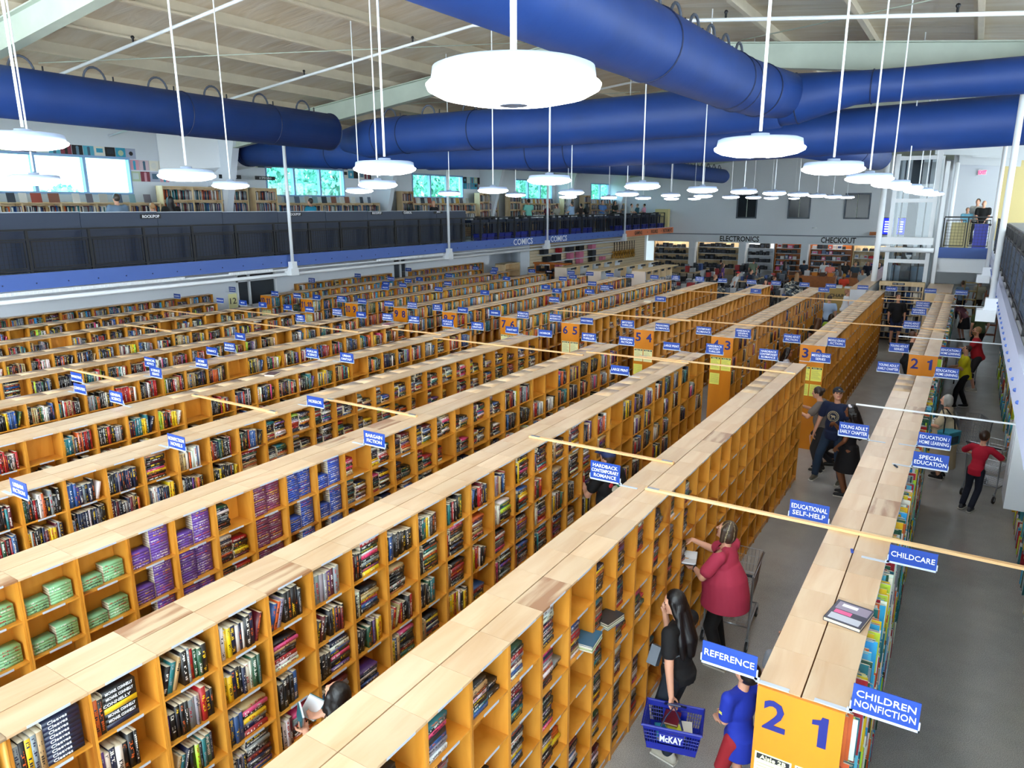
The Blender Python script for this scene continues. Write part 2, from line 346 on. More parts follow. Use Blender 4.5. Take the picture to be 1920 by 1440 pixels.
struct(MB().box(-20.9, 9, FY-.12, FY+.3, 2.36, 2.95).build('trim_1', M['wallw']))
struct(MB().box(-20.9, -3.2, FY-.17, FY-.12, 2.9, 2.97).build('trim_2', mat('grey_cap', '#7d8694', .6)))
struct(MB().box(-23, 9, FY+1.6, FY+1.8, 0, 3.1).box(-23, 9, FY+.3, FY+1.6, 3.0, 3.1).box(-23, -22.9, FY, FY+1.6, 0, 3).box(8.9, 9, FY, FY+1.6, 0, 3).build('wall_back_recess', M['wallw']))
for j, x in enumerate((-19.2, -15.6, -12.6, -8.2, -5.0)): tag(MB().box(x-1.1, x+1.1, FY+.45, FY+.6, 2.93, 2.995).build('added_strip_light', mat('recess_fill_glow', (1, 1, 1), .5, emit=('#fff4e0', 9)) if 'recess_fill_glow' not in D.materials else D.materials['recess_fill_glow']), 'unseen strip light added to brighten the far wall recess, %s from the left' % ORD[j+1], 'light', 'added recess strip lights')  # unseen glowing strips, added only to brighten the goods in the recess
b = MB()
for x in (-17.7, -14.05, -9.85, -3.4): b.box(x, x+.45, FY-.12, FY+.3, 0, 2.36)
struct(b.build('trim_3', M['wallw']))
tag(lettering('ELECTRONICS', .52, M['blackink'], None, (-14.05, FY-.135, 2.64), bold=.022, fit=(2.75, .4), name='sign_lettering'), 'black ELECTRONICS lettering on the white beam of the far wall', 'lettering')
tag(lettering('CHECKOUT', .52, M['blackink'], None, (-7.55, FY-.135, 2.67), bold=.022, fit=(2.15, .4), name='sign_lettering'), 'black CHECKOUT lettering on the white beam of the far wall', 'lettering')
# ------------------------------------------------------------------ roof frames, purlins, pipes, rods
def frame_beam(Y, lab):
    t = empty('roof_frame', (RX, Y, 8.0)); tag(t, lab, 'beam', 'tapered steel roof frames')
    for s, xe in ((-1, -23), (1, 8.5)):
        dx = xe-RX; zt = lambda x: roofz(RX+x)-.27-8.0
        zb = lambda x: zt(x)-.40-.015*abs(x)
        fl = .11
        MB().hexa([(0, -.012, zb(0)), (dx, -.012, zb(dx)), (dx, .012, zb(dx)), (0, .012, zb(0)), (0, -.012, zt(0)), (dx, -.012, zt(dx)), (dx, .012, zt(dx)), (0, .012, zt(0))]).build('web', M['frame'], t)
        for nm, z in (('bottom_flange', zb), ('top_flange', zt)):
            MB().hexa([(0, -fl, z(0)-.012), (dx, -fl, z(dx)-.012), (dx, fl, z(dx)-.012), (0, fl, z(0)-.012), (0, -fl, z(0)+.012), (dx, -fl, z(dx)+.012), (dx, fl, z(dx)+.012), (0, fl, z(0)+.012)]).build(nm, M['frame'], t)
    # tapered column at the left wall
    MB().hexa([(-23+.0-RX, -.13, -4.5), (-22.5-RX, -.13, -4.5), (-22.5-RX, .13, -4.5), (-23-RX, .13, -4.5), (-23-RX, -.13, -.8), (-21.4-RX, -.13, -.8), (-21.4-RX, .13, -.8), (-23-RX, .13, -.8)]).build('column', M['wallw'], t)
for i, Y in enumerate((7.0, 16.7, 25.0, 33.5, 42.0, 50.2)):
    frame_beam(Y, 'grey-green tapered roof beam, %s of the row counted from the camera' % ORD[i+1])
k = 0; pz = MB()
for i in range(-9, 9):
    x = -.37-1.8*(i+3) if False else -.37+1.8*(i-4)
    pass
xs = [-.37-1.8*j for j in range(-4, 13)]
for j, x in enumerate(sorted(xs)):
    z = roofz(x)
    o = MB().box(x-.008, x+.008, -4, 53, z-.24, z).box(x, x+.09, -4, 53, z-.25, z-.235).box(x-.09, x, -4, 53, z-.012, z).box(x+.078, x+.09, -4, 53, z-.235, z-.21).build('roof_purlin', M['purlin'])
    tag(o, 'cream steel roof purlin running along the hall, %s from the window side' % ORD[j+1], 'purlin', 'roof purlins')
def pipe(pts, r, m, name, lab, cat, grp=None, n=8, parts=None): return tag(MB().path(pts, r, n).build(name, m, smooth=True), lab, cat, grp)
for j, Y in enumerate((8.9, 13.2, 21.5, 29.5, 38, 46)):
    pts = [(-22.9, Y, roofz(-22.9)-.5), (RX, Y, roofz(RX)-.5), (8, Y, roofz(8)-.5)]
    t = pipe(pts, .032, M['white'], 'sprinkler_pipe', 'thin white sprinkler pipe under the roof, %s from the camera' % ORD[j+1], 'pipe', 'sprinkler pipes')
    for x in np.arange(-21, 7, 3.4):
        MB().path([(x, Y, roofz(x)-.5), (x, Y, roofz(x)-.40)], .02, 6).ball((x, Y, roofz(x)-.38), .035, 6, 4).build('sprinkler_head', M['black'], t)
for j, (p, q) in enumerate((((-17, 8.5), (-9, 16)), ((-16.5, 17.5), (-10, 24)), ((1.5, 11), (-4.5, 16)), ((-6, 18), (1, 24)))):
    pipe([(p[0], p[1], roofz(p[0])-.33), (q[0], q[1], roofz(q[0])-.33)], .012, M['frame'], 'brace_rod', 'thin steel brace rod crossing a roof bay, %s of four' % ORD[j+1], 'rod', 'roof brace rods', 5)
# ------------------------------------------------------------------ blue ducts
def duct(name, lab, pts, rs, hoops=None, rings=(), n=36, cap=True):
    sm = []
    P = [Vector(p) for p in pts]
    t = MB().path(P, rs, n).build('blue_duct', M['duct'], smooth=True); tag(t, lab, 'duct')
    if cap: pass
    for f in rings:
        i = int(f); u = f-i; i2 = min(i+1, len(P)-1); c = P[i].lerp(P[i2], u); d = (P[i2]-P[i]).normalized() if i2 != i else (P[i]-P[i-1]).normalized(); r = (rs[i]*(1-u)+rs[i2]*u)+.006
        a = d.cross(Vector((0, 0, 1))).normalized(); e = a.cross(d)
        MB().path([c+(a*math.cos(2*PI*k/32)+e*math.sin(2*PI*k/32))*r for k in range(32)], .012, 5, closed=True).build('seam_ring', M['seam'], t, smooth=True)
    if hoops:
        for (c0, c1, cnt, r) in hoops:
            c0 = Vector(c0); c1 = Vector(c1); d = (c1-c0).normalized(); a = d.cross(Vector((0, 0, 1))).normalized()
            for k in range(cnt):
                c = c0.lerp(c1, (k+.5)/cnt); pts_ = []
                for q in range(11):
                    th = PI*q/10; pts_.append(c+d*(.21*math.cos(th))+Vector((0, 0, r-.03+.24*math.sin(th)))+a*.0)
                MB().path(pts_, .022, 6).build('hose_loop', M['hose'], t, smooth=True)
                MB().path([c+d*.36+Vector((0, 0, r-.02)), c+d*.36+Vector((0, 0, r+.09))], .016, 6).build('strap_clip', M['black'], t)
    return t
duct('a', 'long blue duct running down the hall above the left mezzanine side', [(-14.6, -3, 6.92), (-14.6, 6.6, 6.92), (-14.5, 14.2, 6.84)], [.44, .44, .45], [((-14.6, 2.5, 6.92), (-14.5, 14, 6.85), 9, .45)], (1.45, 1.75, 2))
duct('b', 'big pale-lit blue duct coming from overhead to the elbow right of the lamp', [(-3.95, -3, 6.98), (-3.9, 8.2, 6.99), (-3.85, 13.6, 7.03), (-3.7, 14.6, 7.03), (-3.4, 15.3, 7.0)], [.46, .46, .46, .46, .42], [((-3.95, 5.5, 7), (-3.85, 14, 7.03), 11, .46)], (1.25, 1.9, 2, 2.9))
duct('c', 'blue cross duct joining the left duct to the big elbow', [(-15.2, 15.5, 6.75), (-14.3, 15.5, 6.75), (-13.2, 15.5, 6.8), (-9.1, 15.5, 6.78), (-5.2, 15.5, 6.82), (-3.5, 15.5, 6.9)], [.3, .5, .47, .47, .47, .47], [((-14.2, 15.5, 6.8), (-9, 15.5, 6.78), 4, .47)], (1.4, 2.05, 2.6))
duct('d', 'slimmer blue duct branching right from the elbow towards the balcony', [(-3.7, 15.5, 6.9), (-3.2, 15.5, 6.95), (-2.2, 15.5, 7.06), (-1.7, 15.5, 7.06), (0.3, 15.5, 7.05), (6, 15.5, 7.05)], [.45, .46, .3, .285, .3, .32], None, (1, 2.6))
duct('e', 'lower blue trunk duct crossing the whole hall behind the others', [(-22.0, 17.5, 6.86), (-17.2, 17.5, 6.62), (-10.3, 17.5, 6.38), (-4.6, 17.5, 6.42), (.4, 17.5, 6.52), (6, 17.5, 6.6)], [.5, .49, .47, .47, .47, .47], None, (.02, .04, .06, .9, 2.0, 2.2, 4.4))
duct('f', 'blue duct with rounded end running away towards the far wall', [(-13.9, 17.6, 6.5), (-13.7, 20, 6.55), (-13.6, 33, 6.72), (-13.6, 46.2, 6.7), (-13.6, 46.6, 6.7), (-13.6, 46.8, 6.7)], [.5, .42, .42, .42, .33, .12], [((-13.6, 24, 6.6), (-13.6, 46, 6.7), 20, .42)])
duct('g', 'pale blue duct beyond the trunk duct, seen below it before the lift', [(-3.6, 17.6, 6.45), (-3.3, 24, 6.55), (-3.2, 29.5, 6.6)], [.45, .45, .45], None, (1,))
# white intake transition at the wall, left end of the trunk duct
tag(MB().hexa([(-22.0, 17.1, 6.35), (-22.0, 17.9, 6.35), (-22.95, 16.3, 6.0), (-22.95, 14.8, 6.1), (-22.0, 17.1, 7.35), (-22.0, 17.9, 7.35), (-22.95, 16.3, 7.5), (-22.95, 14.8, 7.5)]).build('duct_transition', M['white']), 'white sheet-metal transition box between the wall and the trunk duct', 'duct')
# ------------------------------------------------------------------ pendant lamps (x, y, line)
lp = [(963, 155, 329), (1424, 275, 165), (1562, 314.5, 112), (1630, 333.5, 85), (1671, 344.3, 68), (1700, 350.5, 55), (1722, 357, 50), (1735, 360.5, 44), (1749, 363, 38),
      (1317, 355, 56), (1395, 358.5, 48), (1452, 361.5, 42), (1497, 364, 38), (1532, 366.3, 33), (1562, 368, 31), (1588, 369.3, 26), (1257.6, 365.5, 35), (1259, 372, 27), (1318.5, 366.8, 34), (1302, 372, 23),
      (1370.5, 368.8, 31), (1412.5, 369.6, 28), (1446, 370.6, 26), (1489, 371.5, 19), (1030, 336.5, 83), (1204.4, 348, 66), (924.5, 356, 57), (842.5, 362, 42), (966.7, 365, 38), (1071.4, 360.3, 47), (1065, 368.5, 33),
      (1175.8, 363, 43), (1141.7, 369.5, 30), (1206, 370.7, 29), (350.4, 327.6, 102), (432.2, 346.6, 66), (721.5, 314, 116.5), (708.5, 345.2, 72.6), (674, 356.6, 51), (46, 264, 145), (65, 337, 90)]
def lamp_pos(px, py, wd):
    d = cf+cr*((px-960)/F_PX)-cu*((py-720)/F_PX); s = F_PX*.6/wd
    return (d.x*s, d.y*s, CAM_H+d.z*s)
prot = None
hs = MB().lathe([(.06, .085), (.06, .06), (.25, .056), (.276, .046), (.283, 0), (.28, -.006), (.0, -.006)], n=48).mesh('lamp_housing', M['housing'], True)
df = MB().lathe([(.0, -.002), (.292, -.002), (.30, -.010), (.294, -.026), (.25, -.048), (.17, -.064), (.08, -.071), (.0, -.072)], n=48).mesh('lamp_diffuser', M['lampglow'], True)
rg = MB().lathe([(.045, -.0725), (.05, -.074), (.045, -.076), (.04, -.074)], n=24).mesh('lamp_sensor_ring', M['hose'], True)
LAMPS = [lamp_pos(*q) for q in lp]
for i, (x, y, z) in enumerate(sorted(LAMPS, key=lambda p: p[1]*p[1]+p[0]*p[0])):
    t = empty('pendant_lamp', (x, y, z))
    n_ = i+1
    # the label names the row end or landmark the lamp hangs over
    row = min(range(12), key=lambda r: abs(x-(-1.3-1.83*r)))
    dist = 'about %d metres out' % round(math.hypot(x, y))
    tag(t, 'round white pendant lamp above aisle %d, %s in size order from the largest' % (row+2, ORD[n_] if n_ <= 40 else 'last'), 'lamp', 'round pendant lamps')
    put('housing', hs, t); put('diffuser', df, t)
    if n_ < 12: put('sensor_ring', rg, t)
    zr = roofz(x)-z+.01
    MB().path([(0, 0, .1), (0, 0, zr)], .011 if n_ > 1 else .012, 8).build('hanging_rod', M['white'], t)
# ------------------------------------------------------------------ left mezzanine
struct(MB().box(-23, -19.0, -4, FY, 3.1, 3.42).build('floor_mezzanine', M['wallw']))
tag(MB().box(-19.0, -18.92, -4, 43.9, 3.06, 3.44).build('fascia_beam', M['bluefas']), 'long blue fascia beam along the edge of the left mezzanine', 'beam')
t = tag(MB().box(-19.0, -18.92, 43.9, FY-.2, 3.0, 3.40).build('fascia_board', M['orangefas']), 'orange fascia board reading GAMING FIGURES INSTRUMENTS at the far end', 'sign')
for s_, y_ in (('GAMING', 46.0), ('•', 47.6), ('FIGURES', 48.9), ('•', 50.2), ('INSTRUMENTS', 51.5)): lettering(s_, .34, M['blackink'], t, (-18.91, y_, 3.2), '+x', fit=(1.9, .25), bold=.01)
for j, y_ in enumerate((31.2, 34.9)):
    tag(lettering('COMICS', .5, M['ink'], None, (-18.91, y_, 3.25), '+x', bold=.015, fit=(2.4, .3), name='fascia_lettering'), 'white COMICS lettering on the blue fascia, %s' % ('before the white pole' if j == 0 else 'beyond the white pole'), 'lettering')
b = MB()
for y in np.arange(2, 43, .74): b.ball((-18.915, y, 3.2), .018, 6, 4)
b.build('bolt_heads', M['seam'], D.objects['fascia_beam'])
tag(MB().path([(-18.88, -3, 2.98), (-18.88, 44, 2.95)], .03, 8).build('conduit', M['white'], smooth=True), 'white conduit running below the blue fascia', 'pipe')
tag(MB().path([(-18.95, -3, 2.82), (-18.95, 44, 2.8)], .055, 8).build('pipe_run', M['white'], smooth=True), 'thicker white pipe running below the blue fascia', 'pipe')
for j, (a, c) in enumerate(((6.5, 12.5), (14.0, 15.6), (20.5, 24.5))):
    b = MB().box(-18.86, -18.80, a, c, 2.96, 3.04)
    for y in np.arange(a, c, .1): b.box(-18.80, -18.79, y, y+.03, 2.97, 3.03)
    tag(b.build('cable_tray', M['white']), 'slotted white cable tray under the fascia, %s from the left' % ORD[j+1], 'tray', 'cable trays')
def pole(x, y, lab, zt):
    t = empty('steel_pole', (x, y, 3.0)); tag(t, lab, 'pole', 'white steel poles')
    MB().path([(0, 0, .2), (0, 0, zt-3.0)], .055, 14).build('pipe', M['white'], t, smooth=True)
    MB().box(-.12, .12, -.12, .12, .0, .03).box(-.1, .1, -.1, .1, .03, .22).build('base_bracket', M['white'], t)
    MB().box(-.22, .1, -.16, .16, -.22, 0).build('base_plate', M['white'], t)
for j, y in enumerate((16.4, 24.9, 33.4, 43.4)): pole(-18.78, y, 'white steel pole standing at the left mezzanine edge, %s from the left' % ORD[j+1], roofz(-18.8)-.5)
# railing along the edge: posts, rails, mesh panels
RPX = -19.08
def railing(name, lab, x, ys, z0, z1, m, meshmat, face=1, pitch=.1, dens=True):
    t = empty(name, (x, ys[0], z0)); tag(t, lab, 'railing')
    y0, y1 = ys[0], ys[-1]; h = z1-z0
    MB().box(-.02, .02, 0, y1-y0, h-.045, h).build('top_rail', m, t); MB().box(-.015, .015, 0, y1-y0, h-.26, h-.23).build('middle_rail', m, t); MB().box(-.015, .015, 0, y1-y0, .06, .09).build('bottom_rail', m, t)
    for y in ys: MB().box(-.025, .025, y-y0-.03, y-y0+.03, -.05, h).build('post', m, t)
    for a, c in zip(ys[:-1], ys[1:]):
        a -= y0; c -= y0; g = MB()
        g.box(-.012, .012, a+.07, a+.10, .12, h-.28).box(-.012, .012, c-.10, c-.07, .12, h-.28).box(-.012, .012, a+.1, c-.1, .12, .145).box(-.012, .012, a+.1, c-.1, h-.31, h-.28)
        if dens:
            y = a+.1+pitch
            while y < c-.1: g.box(-.003, .003, y-.004, y+.004, .145, h-.31); y += pitch
            z = .145+pitch
            while z < h-.31: g.box(-.003, .003, a+.1, c-.1, z-.004, z+.004); z += pitch
        g.build('mesh_panel', meshmat, t)
    return t
ysL = [8.67-1.46*k for k in range(7, 0, -1)]+[8.67+1.465*k for k in range(31)]
ysL = [y for y in ysL if y < FY-.3]
railing('mezzanine_railing', 'black railing with wire mesh panels along the left mezzanine', RPX, ysL, 3.42, 4.47, M['black'], M['black'])
# dark shelf backs behind the railing
for j in range(14):
    y0 = -2.5+j*2.1
    if y0 > 26: break
    zt = 4.90-.0055*(y0+2)
    t = empty('record_bin_back', (-19.55, y0, 3.42)); tag(t, 'dark slate back of a record bin behind the railing, %s from the left' % ORD[j+1], 'cabinet', 'dark record bins behind the railing')
    MB().box(-.55, .2, 0, 2.09, .02, .98).build('cabinet', M['slate2'], t)
    b = MB().box(.05, .24, 0, 2.09, .98, zt-3.42).box(-.5, -.45, 0, 2.09, .98, zt-3.42-.05)
    b.build('header_panel', M['slate'], t)
    MB().box(.0, .26, 0, 2.09, zt-3.42, zt-3.40).build('cap_strip', M['label'], t)
for j, (y_, s_) in enumerate(((12.0, 'ROCK/POP'), (17.1, 'ROCK/POP'), (21.1, 'ROCK/POP'), (22.9, 'CLASSICAL'), (24.9, 'JAZZ'))):
    t = tag(MB().box(-19.305, -19.295, y_-.3, y_+.3, 4.66, 4.78).build('genre_plate', M['blackink']), 'small black plate reading %s on the dark bins, %s from the left' % (s_, ORD[j+1]), 'sign', 'genre plates')
    lettering(s_, .11, M['ink'], t, (-19.288, y_, 4.72), '+x', bold=.02, fit=(.5, .08))
# ------------------------------------------------------------------ right side: lower wall, mezzanine edge, poles, railing
struct(MB().box(1.42, 1.6, -4, 37, 0, 3.05).box(1.42, 4.2, 37, 37.2, 0, 3.05).box(4.0, 4.2, 37, 53, 0, 3.42).box(9, 9.2, -4, 53, 0, 3.42).build('wall_right', M['wallw']))
struct(MB().box(1.6, 9, 37.5, 53, 3.1, 3.42).box(-1.0, 1.6, 37.7, 53, 6.9, 7.0).build('floor_upper_far', M['wallw']))
struct(MB().box(.62, 9, -4, 37.5, 3.1, 3.42).build('floor_balcony', M['wallw']))
t = tag(MB().box(.55, .62, 1.0, 31, 2.98, 3.44).build('balcony_beam', mat('lilac_white_paint', '#c3cbe8', .5)), 'pale lilac steel beam with blue bolts along the right balcony', 'beam')
b = MB()
for y in np.arange(8, 31, .55): b.ball((.545, y, 3.16), .022, 6, 4)
b.build('bolt_heads', M['bluefas'], t)
for j, y in enumerate((16.5, 24.7)): pole(.45, y, 'white steel pole at the right balcony edge, %s from the camera' % ORD[j+1], roofz(.5)-.3)
railing('balcony_railing', 'dark railing with wire mesh along the right balcony', .66, [9.0+1.47*k for k in range(15)], 3.42, 4.5, M['black'], M['slate'], pitch=.15)
for j in range(6):
    t = empty('record_bin_back', (1.1, 9+j*2.6, 3.42)); tag(t, 'dark panelled case behind the right balcony railing, %s from the camera' % ORD[j+1], 'cabinet', 'dark cases on the right balcony')
    MB().box(-.3, .4, 0, 2.55, .02, 1.0).build('cabinet', M['slate2'], t); MB().box(-.32, .42, 0, 2.55, 1.0, 1.04).build('top', M['label'], t)
t = empty('column_cover', (.92, 11.2, .96)); tag(t, 'white boxed column cover with a grey opening at the right edge', 'column')
MB().box(-.12, 1.1, 0, .7, 0, 2.1).build('cover', M['white'], t); MB().box(-.125, -.12, .12, .5, .45, 1.2).build('opening', M['wallg'], t)
# ------------------------------------------------------------------ lift and landing
t = empty('lift_shaft', (-1.95, 31, 0)); tag(t, 'glazed lift shaft with white steel frame in front of the far wall', 'lift')
for x in (-.72, .62):
    for y in (0, 1.9): MB().box(x-.07, x+.07, y-.07, y+.07, 0, 6.75).build('frame_post', M['white'], t)
for z in (.6, 2.9, 3.72, 5.1, 6.6):
    MB().box(-.72, .62, -.05, .05, z-.07, z+.07).build('cross_beam', M['white'], t); MB().box(-.72, .62, 1.85, 1.95, z-.07, z+.07).build('cross_beam', M['white'], t)
MB().box(-.66, .56, -.02, -.01, .6, 6.6).build('glass_front', M['liftglass'], t); MB().box(-.72, -.71, .07, 1.85, .6, 6.6).build('glass_side', M['liftglass'], t); MB().box(.63, .64, .07, 1.85, .6, 6.6).build('glass_side', M['liftglass'], t)
MB().box(-.3, .05, .9, 1.2, 0, 6.7).build('guide_column', mat('dark_steel', '#2b2f38', .4), t); MB().box(.3, .34, .6, .68, 0, 6.7).box(-.5, -.46, .6, .68, 0, 6.7).build('guide_rail', D.materials['dark_steel'], t)
MB().box(-.66, .58, .2, 1.8, 1.2, 1.3).box(-.66, .58, 1.7, 1.8, 1.3, 2.6).build('lift_car', mat('grey_steel', '#7e8894', .35, metal=.5), t)
tag(MB().path([(-3.0, 30.7, 0), (-3.0, 30.7, 6.6)], .1, 16).build('round_column', M['white'], smooth=True), 'thick round white column left of the lift shaft', 'column')
tag(MB().path([(-2.9, 30.7, 3.33), (-1.15, 30.7, 3.33)], .09, 14).build('round_tube', M['white'], smooth=True), 'horizontal white round tube in front of the lift shaft', 'pipe')
tag(MB().box(-2.95, -1.2, 30.75, 30.9, 3.52, 3.78).build('steel_channel', M['white']), 'white steel channel above the round tube at the lift', 'beam')
tag(MB().box(-1.12, -1.0, 30.8, 30.95, 0, 6.45).build('slim_post', M['white']), 'slim white post between lift and landing', 'post'); tag(MB().path([(-.78, 31.05, 3.4), (-.78, 31.05, 6.4)], .07, 12).build('slim_column', M['white'], smooth=True), 'slim round white column on the landing corner', 'column')
struct(MB().box(-1.0, .62, 31.0, 37.5, 3.1, 3.42).build('floor_landing', M['wallw']))
tag(MB().box(-1.0, .56, 30.93, 31.0, 3.06, 3.44).build('landing_fascia', M['navyfas']), 'navy fascia board on the front of the small landing', 'beam')
struct(MB().box(-1.1, 1.4, 31.02, 36, 2.55, 3.05).build('trim_4', M['white']))
t = empty('landing_railing', (-.95, 30.98, 3.44)); tag(t, 'black railing with square mesh on the landing front', 'railing')
MB().box(0, 1.5, -.02, .02, 1.05, 1.10).build('top_rail', M['black'], t)
for x in (0, .74, 1.48): MB().box(x-.02, x+.02, -.02, .02, 0, 1.05).build('post', M['black'], t)
for x in (.06, .8):
    g = MB().box(x, x+.62, -.012, .012, .05, .08).box(x, x+.62, -.012, .012, .95, .98).box(x, x+.02, -.012, .012, .08, .95).box(x+.6, x+.62, -.012, .012, .08, .95)
    for i in range(1, 6): g.box(x+i*.103-.004, x+i*.103+.004, -.004, .004, .08, .95)
    for i in range(1, 8): g.box(x+.02, x+.6, -.004, .004, .08+i*.109-.004, .08+i*.109+.004)
    g.build('mesh_panel', M['black'], t)
tag(MB().box(-.9, -.1, 31.15, 31.25, 3.42, 4.32).build('cardboard_sheet', mat('tan_cardboard', '#c9bd8c', .8)), 'tan panel standing behind the left half of the landing railing', 'panel')
tag(MB().box(.0, .42, 31.1, 31.35, 3.42, 4.28).build('trolley_bin', M['bbasket']), 'royal blue bin behind the right half of the landing railing', 'bin')
t = empty('landing_table', (0, 32.1, 3.42)); tag(t, 'dark table with papers on the landing', 'table'); MB().box(-.6, .6, -.4, .4, .78, .84).build('table_top', M['slate2'], t); MB().box(-.2, .3, -.3, .1, .84, .85).build('papers', M['white'], t)
for x in (-.55, .55):
    for y in (-.35, .35): MB().box(x-.03, x+.03, y-.03, y+.03, 0, .78).build('leg', M['slate2'], t)
struct(MB().box(-1.1, .75, 37.5, 37.7, 3.1, 8.6).build('wall_landing', M['wallg'])); struct(MB().box(.75, 9, 38.5, 38.7, 3.42, 8.4).build('wall_cream', M['cream']))
t = tag(MB().box(-.16, .16, 37.40, 37.46, 6.15, 6.38).build('exit_sign', M['white']), 'illuminated red EXIT sign on the grey wall above the landing', 'sign')
e_ = mat('red_lit_letters', '#ff3060', .5, emit=('#ff2050', 2.2)); lettering('EXIT', .2, e_, t, (0, 37.395, 6.265), bold=.03, fit=(.28, .17))
t = empty('display_screen', (-4.4, FY-.052, 3.3)); tag(t, 'screen with bright blue display on the far wall beside the lift', 'screen')
MB().box(-.7, .7, -.05, .05, -.22, .85).build('casing', M['black'], t); MB().box(-.66, .66, -.06, -.05, -.18, .81).build('display', mat('lit_blue_display', '#1020c0', .4, emit=('#1020d0', 1.2)), t)
b = MB()
for i in range(3):
    for k in range(5): b.box(-.5+i*.4, -.25+i*.4, -.065, -.06, -.05+k*.15, .03+k*.15)
b.build('display_text', mat('lit_pale_text', '#c8d0ff', .5, emit=('#c8d0ff', 1.0)), t)
tag(MB().box(-5.7, -5.25, FY-.3, FY, 3.05, 3.25).build('wooden_bracket', M['redwood']), 'small wooden box shelf on the wall left of the blue screen', 'shelf')
tag(MB().lathe([(.02, .05), (.1, .05), (.16, .02), (.16, -.02), (.02, -.03)], (-9.1, FY-.1, 3.45), 16).build('emergency_light', M['white'], smooth=True), 'small white oval emergency light on the far wall', 'light')
# baffles of white sheeting above the landing
for j, (x, y) in enumerate(((-.6, 34.5), (.7, 35.5), (2.0, 36.5), (0.2, 37.2))):
    tag(MB().hexa([(x-1.1, y, 6.9-.1*j), (x+1.1, y, 6.75-.1*j), (x+1.1, y+.06, 6.75-.1*j), (x-1.1, y+.06, 6.9-.1*j), (x-1.1, y, 7.9-.1*j), (x+1.1, y, 7.75-.1*j), (x+1.1, y+.06, 7.75-.1*j), (x-1.1, y+.06, 7.9-.1*j)]).build('ceiling_baffle', M['white']), 'white hanging sheet baffle above the landing, %s from the front' % ORD[j+1], 'panel', 'hanging baffles')
# outside: lawn and trees beyond the windows
struct(MB().box(-120, -23.3, -30, 110, -.3, -.2).build('ground_outside', mat('lawn_green', '#6c8a4c', .9, noise=.2, nscale=.4)))
leafm = mat('tree_leaves', '#86c4b0', .8, noise=.28, nscale=5); bark = mat('tree_bark', '#6a5844', .9)
def tree(x, y, h, seed, lab):
    rng = random.Random(seed); t = empty('broadleaf_tree', (x, y, -.2)); tag(t, lab, 'tree', 'trees outside the windows')
    MB().path([(0, 0, 0), (.1, .1, h*.5), (0, .2, h*.8)], [.25, .18, .08], 8).build('trunk', bark, t)
    b = MB(); base = Vector((0, 0, h*.62)); R = h*.38
    v, f = [], []
    for k in range(2800):
        d = Vector((rng.gauss(0, 1), rng.gauss(0, 1), rng.gauss(0, .9))).normalized()*R*(.55+.5*rng.random()); d.z *= .95
        lump = .8+.25*math.sin(d.x*2.1+seed)*math.cos(d.y*1.7)+.1*math.sin(d.z*4)
        c = base+d*lump; s = .13+.13*rng.random(); e = Euler((rng.random()*6, rng.random()*6, rng.random()*6)).to_matrix(); n = len(b.v)
        b.v += [tuple(c+e@Vector(q)*s) for q in ((-1, -.6, 0), (1, -.6, .1), (1, .6, 0), (-1, .6, .1))]; b.f.append((n, n+1, n+2, n+3)); b.m.append(0)
    b.build('crown', leafm, t)
for j, (y, x, h) in enumerate(((12, -60, 7.2), (17, -62, 6.6), (23, -60, 7.8), (29, -58, 7.0), (36, -52, 7.9), (42, -50, 10.2), (48, -49, 10.6), (54, -52, 9.2), (63, -50, 11.5), (71, -50, 12), (80, -48, 13), (89, -52, 13), (99, -50, 14), (110, -50, 15))):
    tree(x, y, h, j+3, 'leafy green tree outside the mezzanine windows, %s from the left' % ORD[j+1])
# ------------------------------------------------------------------ bookcases: back-to-back towers, one column of six cubbies each
XR = dict(zip('ABCDEFGHIJK', (-.272, -2.23, -4.068, -5.861, -7.755, -9.535, -11.399, -13.134, -15.008, -16.884, -18.76)))
RW, PC, DEP, CH = .478, .4315, .2345, .35
END1, ST2 = 13.43, 15.4
N1 = dict(zip('ABCDEFGHIJK', (22, 29, 30, 28, 27, 25, 23, 21, 19, 17, 16)))
PAIR = {r: '%d|%d' % (i+2, i+1) for i, r in enumerate('ABCDEFGHIJK')}
AIS = {r: (i+2, i+1) for i, r in enumerate('ABCDEFGHIJK')}
def carcass(b):
    b.box(-DEP+.008, -.002, .0006, .017, 0, 2.18).box(-DEP+.008, -.002, PC-.017, PC-.0006, 0, 2.18).box(-DEP, -DEP+.008, .0006, PC-.0006, .0, 2.18).box(-.03, -.014, .017, PC-.017, 0, .086)
    return b
def shelves(b, ks=range(6)):
    for k in ks: b.box(-DEP+.008, -.003, .017, PC-.017, .086+CH*k-.001, .1+CH*k)
    return b
def labels(b, ks=range(6)):
    for k in ks: b.box(-.003, .0, .13, PC-.13, .086+CH*k-.002, .1+CH*k+.002)
    return b
def topb(b): return b.box(-DEP, .006, .001, PC-.001, 2.182, 2.2)
me_car = carcass(MB()).mesh('bookcase_carcass', M['side']); me_car_s = shelves(carcass(MB())).mesh('bookcase_simple', M['side'])
me_sh = MB().box(-DEP+.008, -.003, .017, PC-.017, -.014, 0).mesh('bookcase_shelf', M['side']); me_lb = MB().box(-.003, .0, .13, PC-.13, -.016, .002).mesh('shelf_label_strip', M['label'])
me_top = topb(MB()).mesh('bookcase_top', M['top']); me_tl = MB().box(.006, .008, .1, PC-.1, 2.183, 2.199).mesh('top_label_strip', M['label'])
units = []   # (size, x, y, flip, row, block, index)
